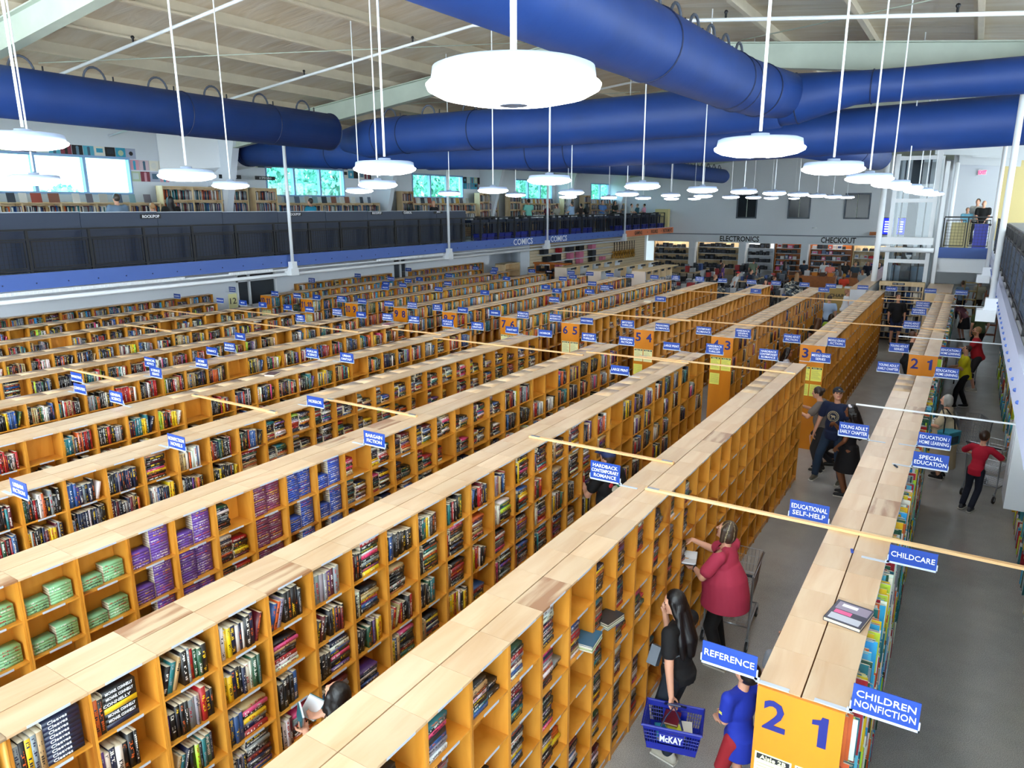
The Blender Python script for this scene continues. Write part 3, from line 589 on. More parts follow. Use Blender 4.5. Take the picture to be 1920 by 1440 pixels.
for r, X in XR.items():
    for blk in (1, 2):
        n = N1[r] if blk == 1 else 26
        for i in range(n):
            y = END1-PC*(i+1) if blk == 1 else ST2+PC*i
            for flip in (0, 1):
                xf = X if not flip else X-RW
                a = pj(xf-.12*(1-2*flip), y+.2, 2.2)
                inf = a[2] > .3 and -60 < a[0] < 1990 and 0 < a[1] < 1500
                size = (1/a[2]**2)*(1 if inf else .001)*(.45 if flip else 1) if a[2] > .3 else 1e-6
                units.append((size, xf, y, flip, r, blk, i))
units.sort(key=lambda u: -u[0])
def place(me, par, loc=None): return put(me.name, me, par, loc)
rest_c = []; NIND = 300
for q, (size, xf, y, flip, r, blk, i) in enumerate(units):
    if q >= NIND or size < 1e-4: rest_c.append((xf, y, flip)); continue
    o = D.objects.new('bookcase', me_car if (q < 95 and not flip) else me_car_s); COL.objects.link(o)
    o.location = (xf, y+(PC if flip else 0), 0); o.rotation_euler.z = PI if flip else 0
    side = AIS[r][1] if not flip else AIS[r][0]
    tag(o, 'birch cubby bookcase facing aisle %d, %s from the cross aisle in its %s run' % (side, ORD[i+1], 'nearer' if blk == 1 else 'farther'), 'bookcase', 'birch cubby bookcases')
    t = put('top_board', me_top, o); 
    if q < 95 and not flip:
        put('top_label', me_tl, o)
        for k in range(6):
            s = put('shelf', me_sh, o, (0, 0, .1+CH*k)); put('shelf_label', me_lb, s)
def replicate(me, pl):
    n = len(me.vertices); co = np.empty(n*3); me.vertices.foreach_get('co', co); co = co.reshape(-1, 3); nf = len(me.polygons)
    li = np.empty(nf*4, dtype=np.int64); me.polygons.foreach_get('vertices', li)
    V = []; F = []
    for k, (x, y, fl) in enumerate(pl):
        c = co.copy()
        if fl: c[:, 0] *= -1; c[:, 1] = PC-c[:, 1]
        c += np.array([x, y, 0]); V.append(c); F.append(li+k*n)
    return np.concatenate(V), np.concatenate(F)
def mesh_np(name, V, F, mats, mi=None, attrs=None, uv=None):
    me = D.meshes.new(name); nf = len(F)//4
    me.vertices.add(len(V)); me.vertices.foreach_set('co', V.ravel().astype(np.float32)); me.loops.add(len(F)); me.loops.foreach_set('vertex_index', F.astype(np.int32))
    me.polygons.add(nf); me.polygons.foreach_set('loop_start', np.arange(nf, dtype=np.int32)*4)
    for m in mats: me.materials.append(m)
    if mi is not None: me.polygons.foreach_set('material_index', mi.astype(np.int32))
    me.update(calc_edges=True)
    if attrs:
        for k, a in attrs.items():
            at = me.color_attributes.new(k, 'BYTE_COLOR', 'CORNER'); at.data.foreach_set('color', a.ravel().astype(np.float32))
    if uv is not None: u = me.uv_layers.new(name='uv'); u.data.foreach_set('uv', uv.ravel().astype(np.float32))
    return me
if rest_c:
    V, F = replicate(me_car_s, rest_c); V2, F2 = replicate(me_top, rest_c); V3, F3 = replicate(labels(MB()).mesh('tmp', M['label']), [p for p in rest_c if not p[2]])
    mi = np.concatenate([np.zeros(len(F)//4), np.ones(len(F2)//4), np.full(len(F3)//4, 2)])
    me = mesh_np('bookcase_runs', np.concatenate([V, V2, V3]), np.concatenate([F, F2+len(V), F3+len(V)+len(V2)]), [M['side'], M['top'], M['label']], mi)
    tag(put('bookcase', me), 'the many farther birch cubby bookcases in long rows across the hall', 'bookcase', 'birch cubby bookcases', 'stuff')
# shelf along the left wall
WSX = -20.85
ws = []
for a, n in ((4.0, 25), (18.4, 12), (24.9, 13)):
    t = empty('long_bookcase', (WSX, a, 0)); tag(t, 'long birch bookcase against the left wall, %s' % {4.0: 'before the dark window', 18.4: 'between the two dark windows', 24.9: 'farthest of three'}[a], 'bookcase')
    V, F = replicate(me_car_s, [(0, PC*i, 0) for i in range(n)]); put('carcass', mesh_np('wall_carcass', V, F, [M['side']]), t)
    V, F = replicate(me_top, [(0, PC*i, 0) for i in range(n)]); put('top_boards', mesh_np('wall_top', V, F, [M['top']]), t)
    ws.append((a, n))
# ------------------------------------------------------------------ end panels with aisle numbers
def num_panel(r, y, lab, detail):
    X = XR[r]; t = empty('end_panel', (X-RW/2, y, 0)); tag(t, lab, 'panel', 'numbered end panels')
    h = RW/2
    MB().box(-h, h, -.022, -.002, 0, 2.195).build('board', M['panel'], t)
    L_, R_ = AIS[r]
    for s_, x in ((str(L_), -.13), (str(R_), .13)):
        n_ = len(s_); step = .095
        for q, ch in enumerate(s_):
            xc = x+(q-(n_-1)/2)*step
            if ch == '1':
                w_ = .5 if n_ > 1 else .7; pts = [(-.018, -.1), (.030, -.1), (.030, .1), (-.004, .1), (-.012, .078), (-.055, .066), (-.055, .036), (-.018, .042)]
                me = D.meshes.new('numeral'); k_ = len(pts); me.from_pydata([(px_*w_/.7, dy, pz) for dy in (0, -.0025) for px_, pz in pts], [], [tuple(range(k_))[::-1], tuple(range(k_, 2*k_))]+[(i, (i+1) % k_, (i+1) % k_+k_, i+k_) for i in range(k_)]); me.materials.append(M['navyink']); put('number', me, t, (xc, -.0225, 2.03))
            else: lettering(ch, .3, M['navyink'], t, (xc, -.0245, 2.03), bold=.02, fit=(.09 if n_ > 1 else .13, .2), name='number')
    for k, x in enumerate((-.115, .115)):
        for z, h_, m in ((1.61, .29, 'yellow' if r in 'BC' else 'paper'), (1.27, .25, 'yellow')):
            if z < 1.5 and k == 1 and r != 'B': continue
            p = MB().box(x-.105, x+.105, -.025, -.022, z-h_/2, z+h_/2).build('notice', M[m], t)
            if z > 1.5:
                MB().box(x-.095, x+.095, -.0262, -.025, z+h_/2-.045, z+h_/2-.008).build('notice_heading', M['blackink'], p)
                lettering('Aisle %d%s' % ((L_, R_)[k], 'BA'[k]), .045, M['paper'], p, (x, -.0268, z+h_/2-.0265), bold=.02, fit=(.16, .028))
                g = MB()
                for q in range(9): g.box(x-.09, x+.09-.02*((q*7) % 4), -.0256, -.025, z+.07-q*.021, z+.074-q*.021)
                g.build('notice_text', mat('faint_print', '#8a8d62', .8) if 'faint_print' not in D.materials else D.materials['faint_print'], p)
            else:
                g = MB()
                for q in range(8): g.box(x-.09, x+.09, -.0256, -.025, z+.1-q*.026, z+.104-q*.026)
                g.build('notice_text', D.materials['faint_print'], p)
    return t
num_panel('A', END1-22*PC, 'golden end panel with navy numbers 2 and 1, closest to the camera', 1)
for r in 'ABCDEFGHIJK':
    num_panel(r, ST2-.001, 'golden end panel with navy numbers %d and %d beyond the cross aisle' % AIS[r], 0)
# ------------------------------------------------------------------ books
PAL = [('black', '#121317', .38), ('navy', '#162040', .11), ('white', '#e6e4de', .11), ('red', '#a81c26', .08), ('grey', '#8b8f96', .07), ('yellow', '#e6bf1c', .03), ('green', '#24513a', .035), ('teal', '#22707a', .04), ('purple', '#5b3a80', .03), ('orange', '#d05f28', .025), ('tan', '#b79a6b', .05), ('blue', '#2a5290', .05), ('maroon', '#5c1622', .035), ('pink', '#d9487f', .02), ('lime', '#b8d83a', .008)]
PALC = {n: (*lin(h), 1) for n, h, _ in PAL}; PALC.update({'violet': (*lin('#6a45a6'), 1), 'cobalt': (*lin('#2f52b8'), 1), 'mint': (*lin('#86bd8c'), 1), 'plum': (*lin('#7d3b66'), 1), 'sky blue': (*lin('#2f9fd6'), 1), 'cyan': (*lin('#58b5d0'), 1)})
PW = [w_ for _, _, w_ in PAL]; PN = [n for n, _, _ in PAL]
COOL = ['white', 'grey', 'sky blue', 'navy', 'teal', 'black', 'yellow', 'red', 'blue', 'green', 'tan', 'orange']
books = []      # dict per book
def cell(rng, X, y0, z0, style, info, ddir=1):
    """fill one cubby; X is the front plane, books face +x (ddir 1) or -x (-1)"""
    W_ = PC-.036; out = []; ya = y0+.018+.002; yb = y0+PC-.018-.002
    def add(form, y, t, z, h, d, set_, c, ink, tilt=0, ident=None, text=None):
        d = min(d, .222-set_); z += .0012; out.append(dict(text=text, form=form, y=y, t=t, z=z, h=h, d=d, s=set_, c=c, ink=ink, X=X, dir=ddir, tilt=tilt, info=info, ident=ident))
    def pick(): return rng.choices(PN, PW)[0]
    def inkfor(c): return rng.choice(['white', 'yellow', 'white', 'grey', 'orange']) if c in ('black', 'navy', 'maroon', 'purple', 'blue', 'red', 'teal', 'green', 'violet', 'cobalt', 'plum') else rng.choice(['black', 'red', 'navy', 'white'])
    def stand(ya, yb, hr=(.20, .26), tr=(.018, .042), d=(.14, .17), set_=(.02, .045), pal=None, full=.9):
        y = ya; lim = ya+(yb-ya)*full
        run = None
        while y < lim-.02:
            t = rng.uniform(*tr)
            if y+t > lim: break
            if run is None or rng.random() < .45: run = (pal and rng.choice(pal) or pick(), rng.uniform(*hr), rng.uniform(*d))
            h = run[1]+rng.uniform(-.006, .006); c = run[0] if rng.random() < .7 else (pal and rng.choice(pal) or pick())
            add('standing', y, t, z0, h, run[2], rng.uniform(*set_), c, inkfor(c)); y += t+.0012
        return y
    def lean(y, yb, n, pal=None):
        for _ in range(n):
            t = rng.uniform(.02, .035); h = rng.uniform(.19, .23); tl = math.radians(rng.uniform(10, 18)); need = t/math.cos(tl)+.003
            if y+need+h*math.sin(tl) > yb: break
            c = pick(); add('leaning', y+h*math.sin(tl)*0, t, z0+.001, h, .15, .03, c, inkfor(c), tilt=tl); y += need
        return y
    def stack(ya, yb, hmax=.29, tr=(.022, .036), d=(.13, .16), set_=(.03, .05), ident=None, pal=None):
        z = z0; L_ = yb-ya
        while z < z0+hmax:
            t = rng.uniform(*tr) if ident is None else .024
            if z+t > z0+.325: break
            c = ident or (pal and rng.choice(pal) or pick()); l = L_ if ident else L_*rng.uniform(.9, 1)
            add('lying', ya, l, z, t, d[0] if ident else rng.uniform(*d), set_[0] if ident else rng.uniform(*set_), c, inkfor(c), ident=ident); z += t+.0012
    if style == 'mix':
        k = rng.random()
        if k < .38: y = stand(ya, ya+(yb-ya)*rng.uniform(.25, .45), hr=(.21, .25)); stack(y+.006, min(y+.006+.225, yb), hmax=rng.uniform(.2, .3))
        elif k < .78: y = stand(ya, yb, full=rng.uniform(.6, .95)); lean(y+.004, yb, 1) if rng.random() < .4 else None
        elif k < .9: stack(ya+.02, ya+.26, hmax=rng.uniform(.12, .24))
        else: y = lean(ya, yb, 3); stand(y+.05, yb, full=.8)
    elif style == 'std':
        k = rng.random()
        if k < .86: y = stand(ya, yb, hr=(.20, .27), tr=(.014, .034), d=(.14, .19), set_=(.01, .03), full=rng.uniform(.75, .98)); lean(y+.004, yb, 2)
        elif k < .94: stack(ya+.03, ya+.27)
        else: pass
    elif style == 'tall': stand(ya, yb, hr=(.24, .30), tr=(.01, .03), d=(.17, .2), set_=(.005, .03), pal=COOL, full=rng.uniform(.8, .98))
    elif style == 'mm':        # mass-market stacks pushed to the back
        k = rng.random()
        if k < .12: return out
        w_ = .205
        stack(ya+.005, ya+.005+w_, hmax=rng.uniform(.2, .3), tr=(.022, .034), d=(.108, .11), set_=(.028, .04))
        if k > .86: stack(ya+.215, ya+.39, hmax=rng.uniform(.06, .15), tr=(.022, .034), d=(.105, .11), set_=(.05, .09))
    elif style == 'mm2':
        stack(ya+.003, ya+.18, hmax=rng.uniform(.18, .3), tr=(.02, .032), d=(.108, .11), set_=(.06, .08)); 
        if rng.random() < .85: stack(ya+.195, ya+.37, hmax=rng.uniform(.1, .3), tr=(.02, .032), d=(.108, .11), set_=(.05, .09))
    elif style == 'sparse':
        k = rng.random()
        if k < .45: stand(ya, ya+.16, hr=(.17, .2), tr=(.02, .03), d=(.105, .11), set_=(.07, .09))
        elif k < .6: stack(ya+.01, ya+.18, hmax=rng.uniform(.05, .2), d=(.105, .11), set_=(.07, .09))
    elif style.startswith('ident:'):
        _, c, mode = style.split(':')
        if mode == 'full': stack(ya+.003, ya+.18, .29, d=(.11, .11), set_=(.04, .04), ident=c); stack(ya+.195, ya+.372, .29, d=(.11, .11), set_=(.07, .07), ident=c)
        elif mode == 'half': stack(ya+.003, ya+.18, .14, d=(.11, .11), set_=(.04, .04), ident=c); stack(ya+.195, ya+.372, .29, d=(.11, .11), set_=(.05, .05), ident=c)
        else: stack(ya+.02, ya+.18, .10, d=(.11, .11), set_=(.04, .04), ident=c); stack(ya+.2, ya+.372, .14, d=(.11, .11), set_=(.05, .05), ident=c)
    elif style in ('sp1', 'sp2'):
        y = ya+.004; cs = [('grey', .24), ('black', .25), ('yellow', .245), ('grey', .25), ('tan', .25)] if style == 'sp1' else [('orange', .25), ('black', .24)]
        for c, h in cs: add('standing', y, .03, z0, h, .16, .03, c, inkfor(c)); y += .0312
        z = z0; 
        for c, tx in ([('navy', 'Cleeves')]*9 if style == 'sp1' else [('navy', None), ('black', 'MICHAEL CONNELLY'), ('black', 'MICHAEL CONNELLY'), ('yellow', None), ('black', 'CONNELLY'), ('black', 'MICHAEL CONNELLY'), ('black', 'MICHAEL CONNELLY')]):
            t_ = .030 if style == 'sp1' else .036; add('lying', y+.004, .205, z, t_, .15, .035, c, c, text=tx or None); z += t_+.0012
    elif style == 'kids': stand(ya, yb, hr=(.24, .31), tr=(.004, .014), d=(.2, .235), set_=(-.08, .02), pal=['cyan', 'white', 'red', 'lime', 'yellow', 'sky blue', 'teal', 'green', 'orange', 'white', 'grey'], full=.97)
    return out
rows = 'ABCDEFGHIJK'
def lowest(r):
    i = rows.index(r)
    if i == 0: return 0
    if i == 1: return 0
    xe = abs(XR[rows[i-1]])+RW; x = abs(XR[r]); return max(0, 2.2-(CAM_H-2.2)/xe*(x-xe)-.25)
for r in rows:
    lo = lowest(r)
    for blk in (1, 2):
        n = N1[r] if blk == 1 else 26
        for i in range(n):
            y = END1-PC*(i+1) if blk == 1 else ST2+PC*i
            a = pj(XR[r], y+.2, 1.5)
            if a[2] < .4: continue
            rng = random.Random(hash((rows.index(r), blk, i)) & 0xffff)
            for k in range(6):
                z0 = .1+CH*k
                if z0+.3 < lo: continue
                if r == 'A': st = 'kids'
                elif r == 'B':
                    d_ = y
                    if blk == 2: st = 'sparse' if rng.random() < .5 else 'none'
                    elif y < 5.2: st = 'mm'
                    elif y < 7: st = 'mm' if rng.random() < .8 else 'sparse'
                    else: st = 'sparse' if rng.random() < .45 else 'none'
                elif r == 'C' and blk == 1 and k == 5 and i in (26, 27): st = 'sp1' if i == 27 else 'sp2'
                elif r == 'C': st = 'mix' if blk == 1 and y < 9 else ('std' if rng.random() < .6 else 'sparse')
                elif r == 'D':
                    if blk == 1 and y < 5.6:
                        q = i; top = 5-k
                        if y < 2.2: st = 'ident:mint:low'
                        elif y < 2.66: st = 'ident:mint:low'
                        elif y < 3.09: st = 'ident:violet:half'
                        elif y < 3.52: st = 'ident:violet:full' if top else 'ident:violet:half'
                        elif y < 3.95: st = 'mm2'
                        elif y < 4.4: st = 'ident:plum:full'
                        elif y < 4.85: st = 'ident:cobalt:half' if top else 'ident:cobalt:full'
                        elif y < 5.3: st = 'ident:cobalt:half'
                        else: st = 'mm2'
                    elif blk == 1: st = 'mm2' if y < 9 else 'std'
                    else: st = 'sparse' if rng.random() < .7 else 'none'
                elif r == 'E': st = ('std' if y < 6 else 'mm2') if blk == 1 else ('sparse' if rng.random() < .6 else 'mm2')
                elif r in 'FGH': st = 'std' if blk == 1 else 'tall'
                else: st = 'std' if blk == 1 else 'tall'
                if st == 'none': continue
                books += cell(rng, XR[r], y, z0, st, (r, blk, i, k, lo))
for a, n in ws:
    for i in range(n):
        for k in (4, 5): rng = random.Random(77+i*7+k+int(a)); books += cell(rng, WSX, a+PC*i, .1+CH*k, 'tall' if rng.random() < .85 else 'mm2', ('W', int(a), i, k, 0))
# right wall shelf, facing the aisle (seen at a slant)
t = empty('long_bookcase', (1.16, 4.0, 0)); tag(t, 'tall bookcase under the right balcony, full of large picture books', 'bookcase')
NRW = 50
V, F = replicate(me_car_s, [(0, PC*i, 1) for i in range(NRW)]); put('carcass', mesh_np('wall_carcass', V, F, [M['side']]), t)
for i in range(NRW):
    for k in range(6): rng = random.Random(500+i*7+k); books += cell(rng, 1.16, 4.0+PC*i, .1+CH*k, 'kids' if rng.random() < .75 else 'tall', ('R', 0, i, k, 0), -1)
# rank by size in the picture
def bsize(b):
    x = b['X']-b['s']*b['dir']; a = pj(x, b['y']+.05, b['z']+b['h']/2)
    if a[2] < .5 or not (0 < a[0] < 1920 and 0 < a[1] < 1440): return 0
    r, blk, i, k, lo = b['info']
    if r == 'A' or r == 'R': return b['h']*.05/a[2]**2
    if b['z']+b['h'] < lo+.30: return 0
    return (b['t']*b['h'])/a[2]**2
for b in books: b['size'] = bsize(b)*(4 if b['text'] else 1)
books.sort(key=lambda b: -b['size'])
NB = 300
def bverts(b, inner=False):
    s0 = b['s']; d = b['d']; X = b['X']; g = b['dir']
    x1 = X-g*s0; x0 = X-g*(s0+d); y0, y1, z0, z1 = b['y'], b['y']+b['t'], b['z'], b['z']+b['h']
    P = np.array([(x0, y0, z0), (x1, y0, z0), (x1, y1, z0), (x0, y1, z0), (x0, y0, z1), (x1, y0, z1), (x1, y1, z1), (x0, y1, z1)])
    if b['tilt']:
        c, s = math.cos(b['tilt']), math.sin(b['tilt']); q = P.copy(); dy = P[:, 1]-y0; dz = P[:, 2]-z0
        P[:, 1] = y0+dy*c+dz*s; P[:, 2] = z0+dy*0+dz*c-(dy*s)+s*b['t']
    return P
BF = np.array(BOXF).ravel()
def battr(b, rng):
    col = np.array(PALC[b['c']]); col = np.clip(col*np.array([*(1+rng.uniform(-.12, .12) for _ in range(3)), 1]), 0, 1) if not b['ident'] else col
    ink = np.array(PALC[b['ink']]); pg = np.array((*lin('#d8cdb4'), 1))
    # faces: 0 bottom,1 top,2 -y,3 +x(front),4 +y,5 back
    fc = [col]*6; sp = 3 if b['dir'] > 0 else 5
    ed = [1, 0] if b['form'] != 'lying' else [2, 4]
    C = []; K = []; U = []
    seed = rng.randint(0, 400)
    for f in range(6):
        c = pg if f in ed else col
        if f == (5 if sp == 3 else 3): c = pg
        C += [c]*4; K += [ink if f == sp else c]*4
        if f == sp:
            # corner order of the +x face: (y0,z0)(y1,z0)(y1,z1)(y0,z1); of the -x face: (y1,z0)(y0,z0)(y0,z1)(y1,z1)
            if b['form'] == 'lying': uv = [(0, 0), (.999, 0), (.999, 1), (0, 1)]
            else: uv = [(.999, 0), (.999, 1), (0, 1), (0, 0)]
            U += [(seed+u, v) for u, v in uv]
        else: U += [(0, 0)]*4
    return C, K, U
rng = random.Random(5)
def cname(c): return c
rest = books[NB:]; near = books[:NB]
from collections import defaultdict
cells = defaultdict(list)
for b in books: cells[b['info'][:4]].append(b)
where = {}
for key, bl in cells.items():
    st = sorted([b for b in bl if b['form'] != 'lying'], key=lambda b: b['y']); ly = sorted([b for b in bl if b['form'] == 'lying'], key=lambda b: (round(b['y'], 2), -b['z']))
    for j, b in enumerate(st): where[id(b)] = ('%s from the left' % ORD[min(j+1, 40)])
    cols = sorted({round(b['y'], 1) for b in ly})
    for b in ly:
        grp = [q for q in ly if abs(q['y']-b['y']) < .1]; grp.sort(key=lambda q: -q['z']); pos = grp.index(b)+1
        side = 'left' if b['y']-min(q['y'] for q in ly) < .1 else 'right'
        where[id(b)] = '%s down %s pile' % (ORD[min(pos, 40)], side)
for b in near:
    V = bverts(b); o0 = Vector(V.mean(0)); o0.z = V[:, 2].min(); C, K, U = battr(b, rng)
    cm_ = mesh_np('book', V-np.array(o0), BF.copy(), [M['book'], M['pages']], None, {'col': np.array(C), 'ink': np.array(K)}, np.array(U))
    o = put('book', cm_, None, tuple(o0))
    r, blk, i, k, lo = b['info']
    place_ = '%s cubby down, %s column' % (ORD[6-k], ORD[i+1])
    if b['ident']: tag(o, 'small %s paperback in the matching piles of the bargain row' % b['c'], 'book', 'matching %s paperbacks' % b['c'])
    else:
        rn = {'A': 'aisle 1', 'B': 'aisle 2', 'C': 'aisle 3', 'D': 'aisle 4', 'E': 'aisle 5', 'F': 'aisle 6', 'G': 'aisle 7', 'R': 'right wall'}.get(r, 'aisle 8')
        tag(o, '%s %s book, %s, %s, %s' % (b['c'], b['form'], where[id(b)], place_, rn), 'book', 'books on the bookcases')
    if b['text']: lettering(b['text'], .034, M['ink'], o, (b['X']-b['s']-o0.x+.0008, -.02 if len(b['text']) < 9 else 0, b['h']/2), '+x', fit=(.17, .02), bold=.01)
    # page block of the nearest ones, slightly proud of the cover edge
    x0, x1 = V[:, 0].min()+.004, V[:, 0].max()-.003; y0, y1, z0, z1 = V[:, 1].min(), V[:, 1].max(), V[:, 2].min(), V[:, 2].max()
    if b['form'] == 'standing' and b['t'] > .012: MB().box(x0-o0.x, x1-o0.x, y0-o0.y+.003, y1-o0.y-.003, z1-o0.z-.002, z1-o0.z+.0006).build('page_block', M['pages'], o)
    elif b['form'] == 'lying': MB().box(x0-o0.x, x1-o0.x, y0-o0.y-.0006, y0-o0.y+.002, z0-o0.z+.003, z1-o0.z-.003).build('page_block', M['pages'], o)
if rest:
    Vs, Cs, Ks, Us = [], [], [], []
    for b in rest:
        Vs.append(bverts(b)); C, K, U = battr(b, rng); Cs += C; Ks += K; Us += U
    nb = len(rest); Fa = (np.tile(BF, nb)+np.repeat(np.arange(nb)*8, 24))
    me = mesh_np('books', np.concatenate(Vs), Fa, [M['book']], None, {'col': np.array(Cs), 'ink': np.array(Ks)}, np.array(Us))
    tag(put('book', me), 'the thousands of other books packed in the cubbies of all rows', 'book', 'books on the bookcases', 'stuff')
# ------------------------------------------------------------------ hanging aisle signs (text, row, side of the row, y)
SIGNS = [('REFERENCE', 'A', -1, 3.95), ('CHILDREN/NONFICTION', 'A', 1, 3.95), ('CHILDCARE', 'A', 1, 5.99), ('EDUCATIONAL/SELF-HELP', 'A', -1, 6.46), ('SPECIAL/EDUCATION', 'A', 1, 8.52), ('EDUCATION +/HOME LEARNING', 'A', 1, 9.32), ('YOUNG ADULT/EARLY CHAPTER', 'A', -1, 9.28), ('EDUCATION +/HOME LEARNING', 'A', 1, 13.4), ('YOUNG ADULT/EARLY CHAPTER', 'A', -1, 13.4), ('EDUCATION +/HOME LEARNING', 'A', 1, 15.41), ('YOUNG ADULT/SERIES', 'A', -1, 15.41), ('YOUNG ADULT/BARGAINS', 'A', -1, 18.6), ('NEWBERY/WINNERS', 'A', -1, 21.07), ('YOUNG ADULT/GRAPHIC NOVELS', 'A', -1, 22.63), ('MIDDLE GRADE/SERIES', 'B', 1, 13.66), ('MIDDLE GRADE/FICTION', 'B', 1, 15.41), ('YOUNG ADULT/FICTION', 'B', -1, 15.41), ('HARDBACK/CONTEMPORARY/ROMANCE', 'B', -1, 13.4), ('HARDBACK/MYSTERY/THRILLER', 'C', 1, 13.4), ('HARDBACK/GENERAL/FICTION', 'C', 1, 15.41), ('CONTEMPORARY/ROMANCE', 'C', -1, 15.41), ('LARGE PRINT', 'C', -1, 13.4), ('PARANORMAL/ROMANCE', 'D', 1, 15.41), ('LARGE PRINT', 'C', -1, 10.92), ('BARGAIN/FICTION', 'D', 1, 13.4), ('MYSTERY/THRILLER', 'D', -1, 13.4), ('MYSTERY/THRILLER', 'D', -1, 15.41), ('WESTERNS', 'E', 1, 15.41), ('HORROR', 'E', 1, 13.4), ('LITERATURE/MODERN LIT', 'E', -1, 15.41), ('LITERATURE/MODERN LIT', 'F', 1, 15.41), ('FANTASY', 'E', -1, 13.4), ('URBAN/FANTASY', 'F', 1, 13.4), ('DRAMA', 'F', -1, 15.41), ('POPULAR/SCIENCE', 'F', -1, 13.4), ('HOME/IMPROVEMENT', 'G', 1, 13.4), ('BUSINESS/MANAGEMENT', 'G', -1, 13.4), ('POETRY', 'G', 1, 15.41), ('MUSIC/DANCE', 'G', -1, 15.41), ('OUTDOOR/RECREATION', 'H', 1, 15.41), ('TRAVEL', 'H', 1, 13.4), ('TECHNOLOGY/PROGRAMMING', 'H', -1, 13.4), ('COOKING', 'H', -1, 15.41), ('COOKING', 'I', 1, 15.41), ('FAMILY/CHILDREN', 'I', -1, 15.41), ('TRAVEL', 'H', 1, 9.74), ('BUSINESS/MANAGEMENT', 'G', -1, 8.81), ('FINANCE', 'G', -1, 8.41), ('FINANCIAL/ADVICE', 'G', -1, 7.16), ('HOME/IMPROVEMENT', 'G', 1, 7.59), ('SCIENCE/ESSAYS', 'G', 1, 6.73), ('MARKETING', 'G', -1, 5.89), ('COMPUTERS', 'G', 1, 5.5), ('GENERAL/SCIENCE', 'F', -1, 5.48), ('POPULAR/SCIENCE', 'F', -1, 9.21), ('URBAN/FANTASY', 'F', 1, 9.25), ('HORROR', 'E', 1, 6.83), ('NONFICTION/NOVELS', 'E', 1, 4.69), ('URBAN/FICTION', 'E', 1, 3.01), ('BARGAIN/FICTION', 'D', 1, 5.98), ('HARDBACK/CONTEMPORARY/ROMANCE', 'B', -1, 6.39), ('HISTORY', 'J', 1, 25.16), ('ART', 'I', 1, 23.22), ('CRAFTS', 'I', -1, 26.55), ('SPORTS', 'I', 1, 26.55), ('HEALTH', 'I', 1, 26.55), ('RELIGION', 'H', -1, 26.55), ('GARDENING', 'H', 1, 24.25), ('NATURE', 'H', 1, 25.07), ('BIOGRAPHY', 'H', 1, 26.55), ('REFERENCE', 'G', -1, 26.55), ('POLITICS', 'G', 1, 26.55), ('PSYCHOLOGY', 'G', 1, 23.2), ('MUSIC', 'F', -1, 20.92), ('FOREIGN/LANGUAGE', 'F', -1, 22.08), ('TRUE CRIME', 'F', -1, 22.39), ('DIET', 'G', -1, 21.38), ('PETS', 'G', 1, 20.6), ('PARENTING', 'F', -1, 18.57), ('LAW', 'H', 1, 19.0), ('GENERAL', 'F', -1, 26.55), ('GAMES/HOBBIES', 'F', 1, 26.55), ('MILITARY/HISTORY', 'E', -1, 26.55), ('NEW AGE', 'E', 1, 26.55), ('ROMANCE', 'D', -1, 26.55), ('HISTORY', 'D', 1, 26.55), ('ART', 'D', 1, 23.73), ('CRAFTS', 'E', 1, 20.28), ('SPORTS', 'C', -1, 26.55), ('HEALTH', 'C', 1, 25.2), ('RELIGION', 'C', 1, 26.55), ('GARDENING', 'B', -1, 26.55), ('NATURE', 'B', 1, 26.55), ('BIOGRAPHY', 'A', -1, 26.55), ('REFERENCE', 'A', 1, 26.55), ('POLITICS', 'W', 1, 13.4), ('PSYCHOLOGY', 'K', 1, 13.4), ('MUSIC', 'J', -1, 13.4), ('FOREIGN/LANGUAGE', 'W', 1, 15.41), ('TRUE CRIME', 'K', 1, 15.41), ('DIET', 'J', 1, 13.4), ('PETS', 'I', -1, 13.4), ('PARENTING', 'J', -1, 15.41), ('LAW', 'J', 1, 15.41), ('GENERAL', 'I', 1, 13.4), ('GAMES/HOBBIES', 'H', -1, 12.16), ('MILITARY/HISTORY', 'W', 1, 18.89), ('NEW AGE', 'W', 1, 21.31), ('ROMANCE', 'K', 1, 20.92), ('HISTORY', 'J', -1, 20.71), ('ART', 'J', -1, 21.37), ('CRAFTS', 'W', 1, 24.43), ('SPORTS', 'J', -1, 19.49), ('HEALTH', 'J', 1, 18.5), ('RELIGION', 'J', 1, 19.41), ('GARDENING', 'J', -1, 23.2), ('NATURE', 'K', 1, 26.55), ('BIOGRAPHY', 'J', -1, 26.55), ('REFERENCE', 'I', -1, 20.66), ('POLITICS', 'I', 1, 19.02)]
BL = [('A', 'END')]
cnt = {}
def rowname(r): return 'wall run' if r == 'W' else 'row %s' % PAIR[r].replace('|', '-')
sg = []
for q, (txt, r, side, y) in enumerate(SIGNS):
    xe = WSX if r == 'W' else (XR[r] if side > 0 else XR[r]-RW)
    sg.append((txt, r, side, y, xe))
key = {}
for s_ in sg: key.setdefault(s_[0], []).append(s_)
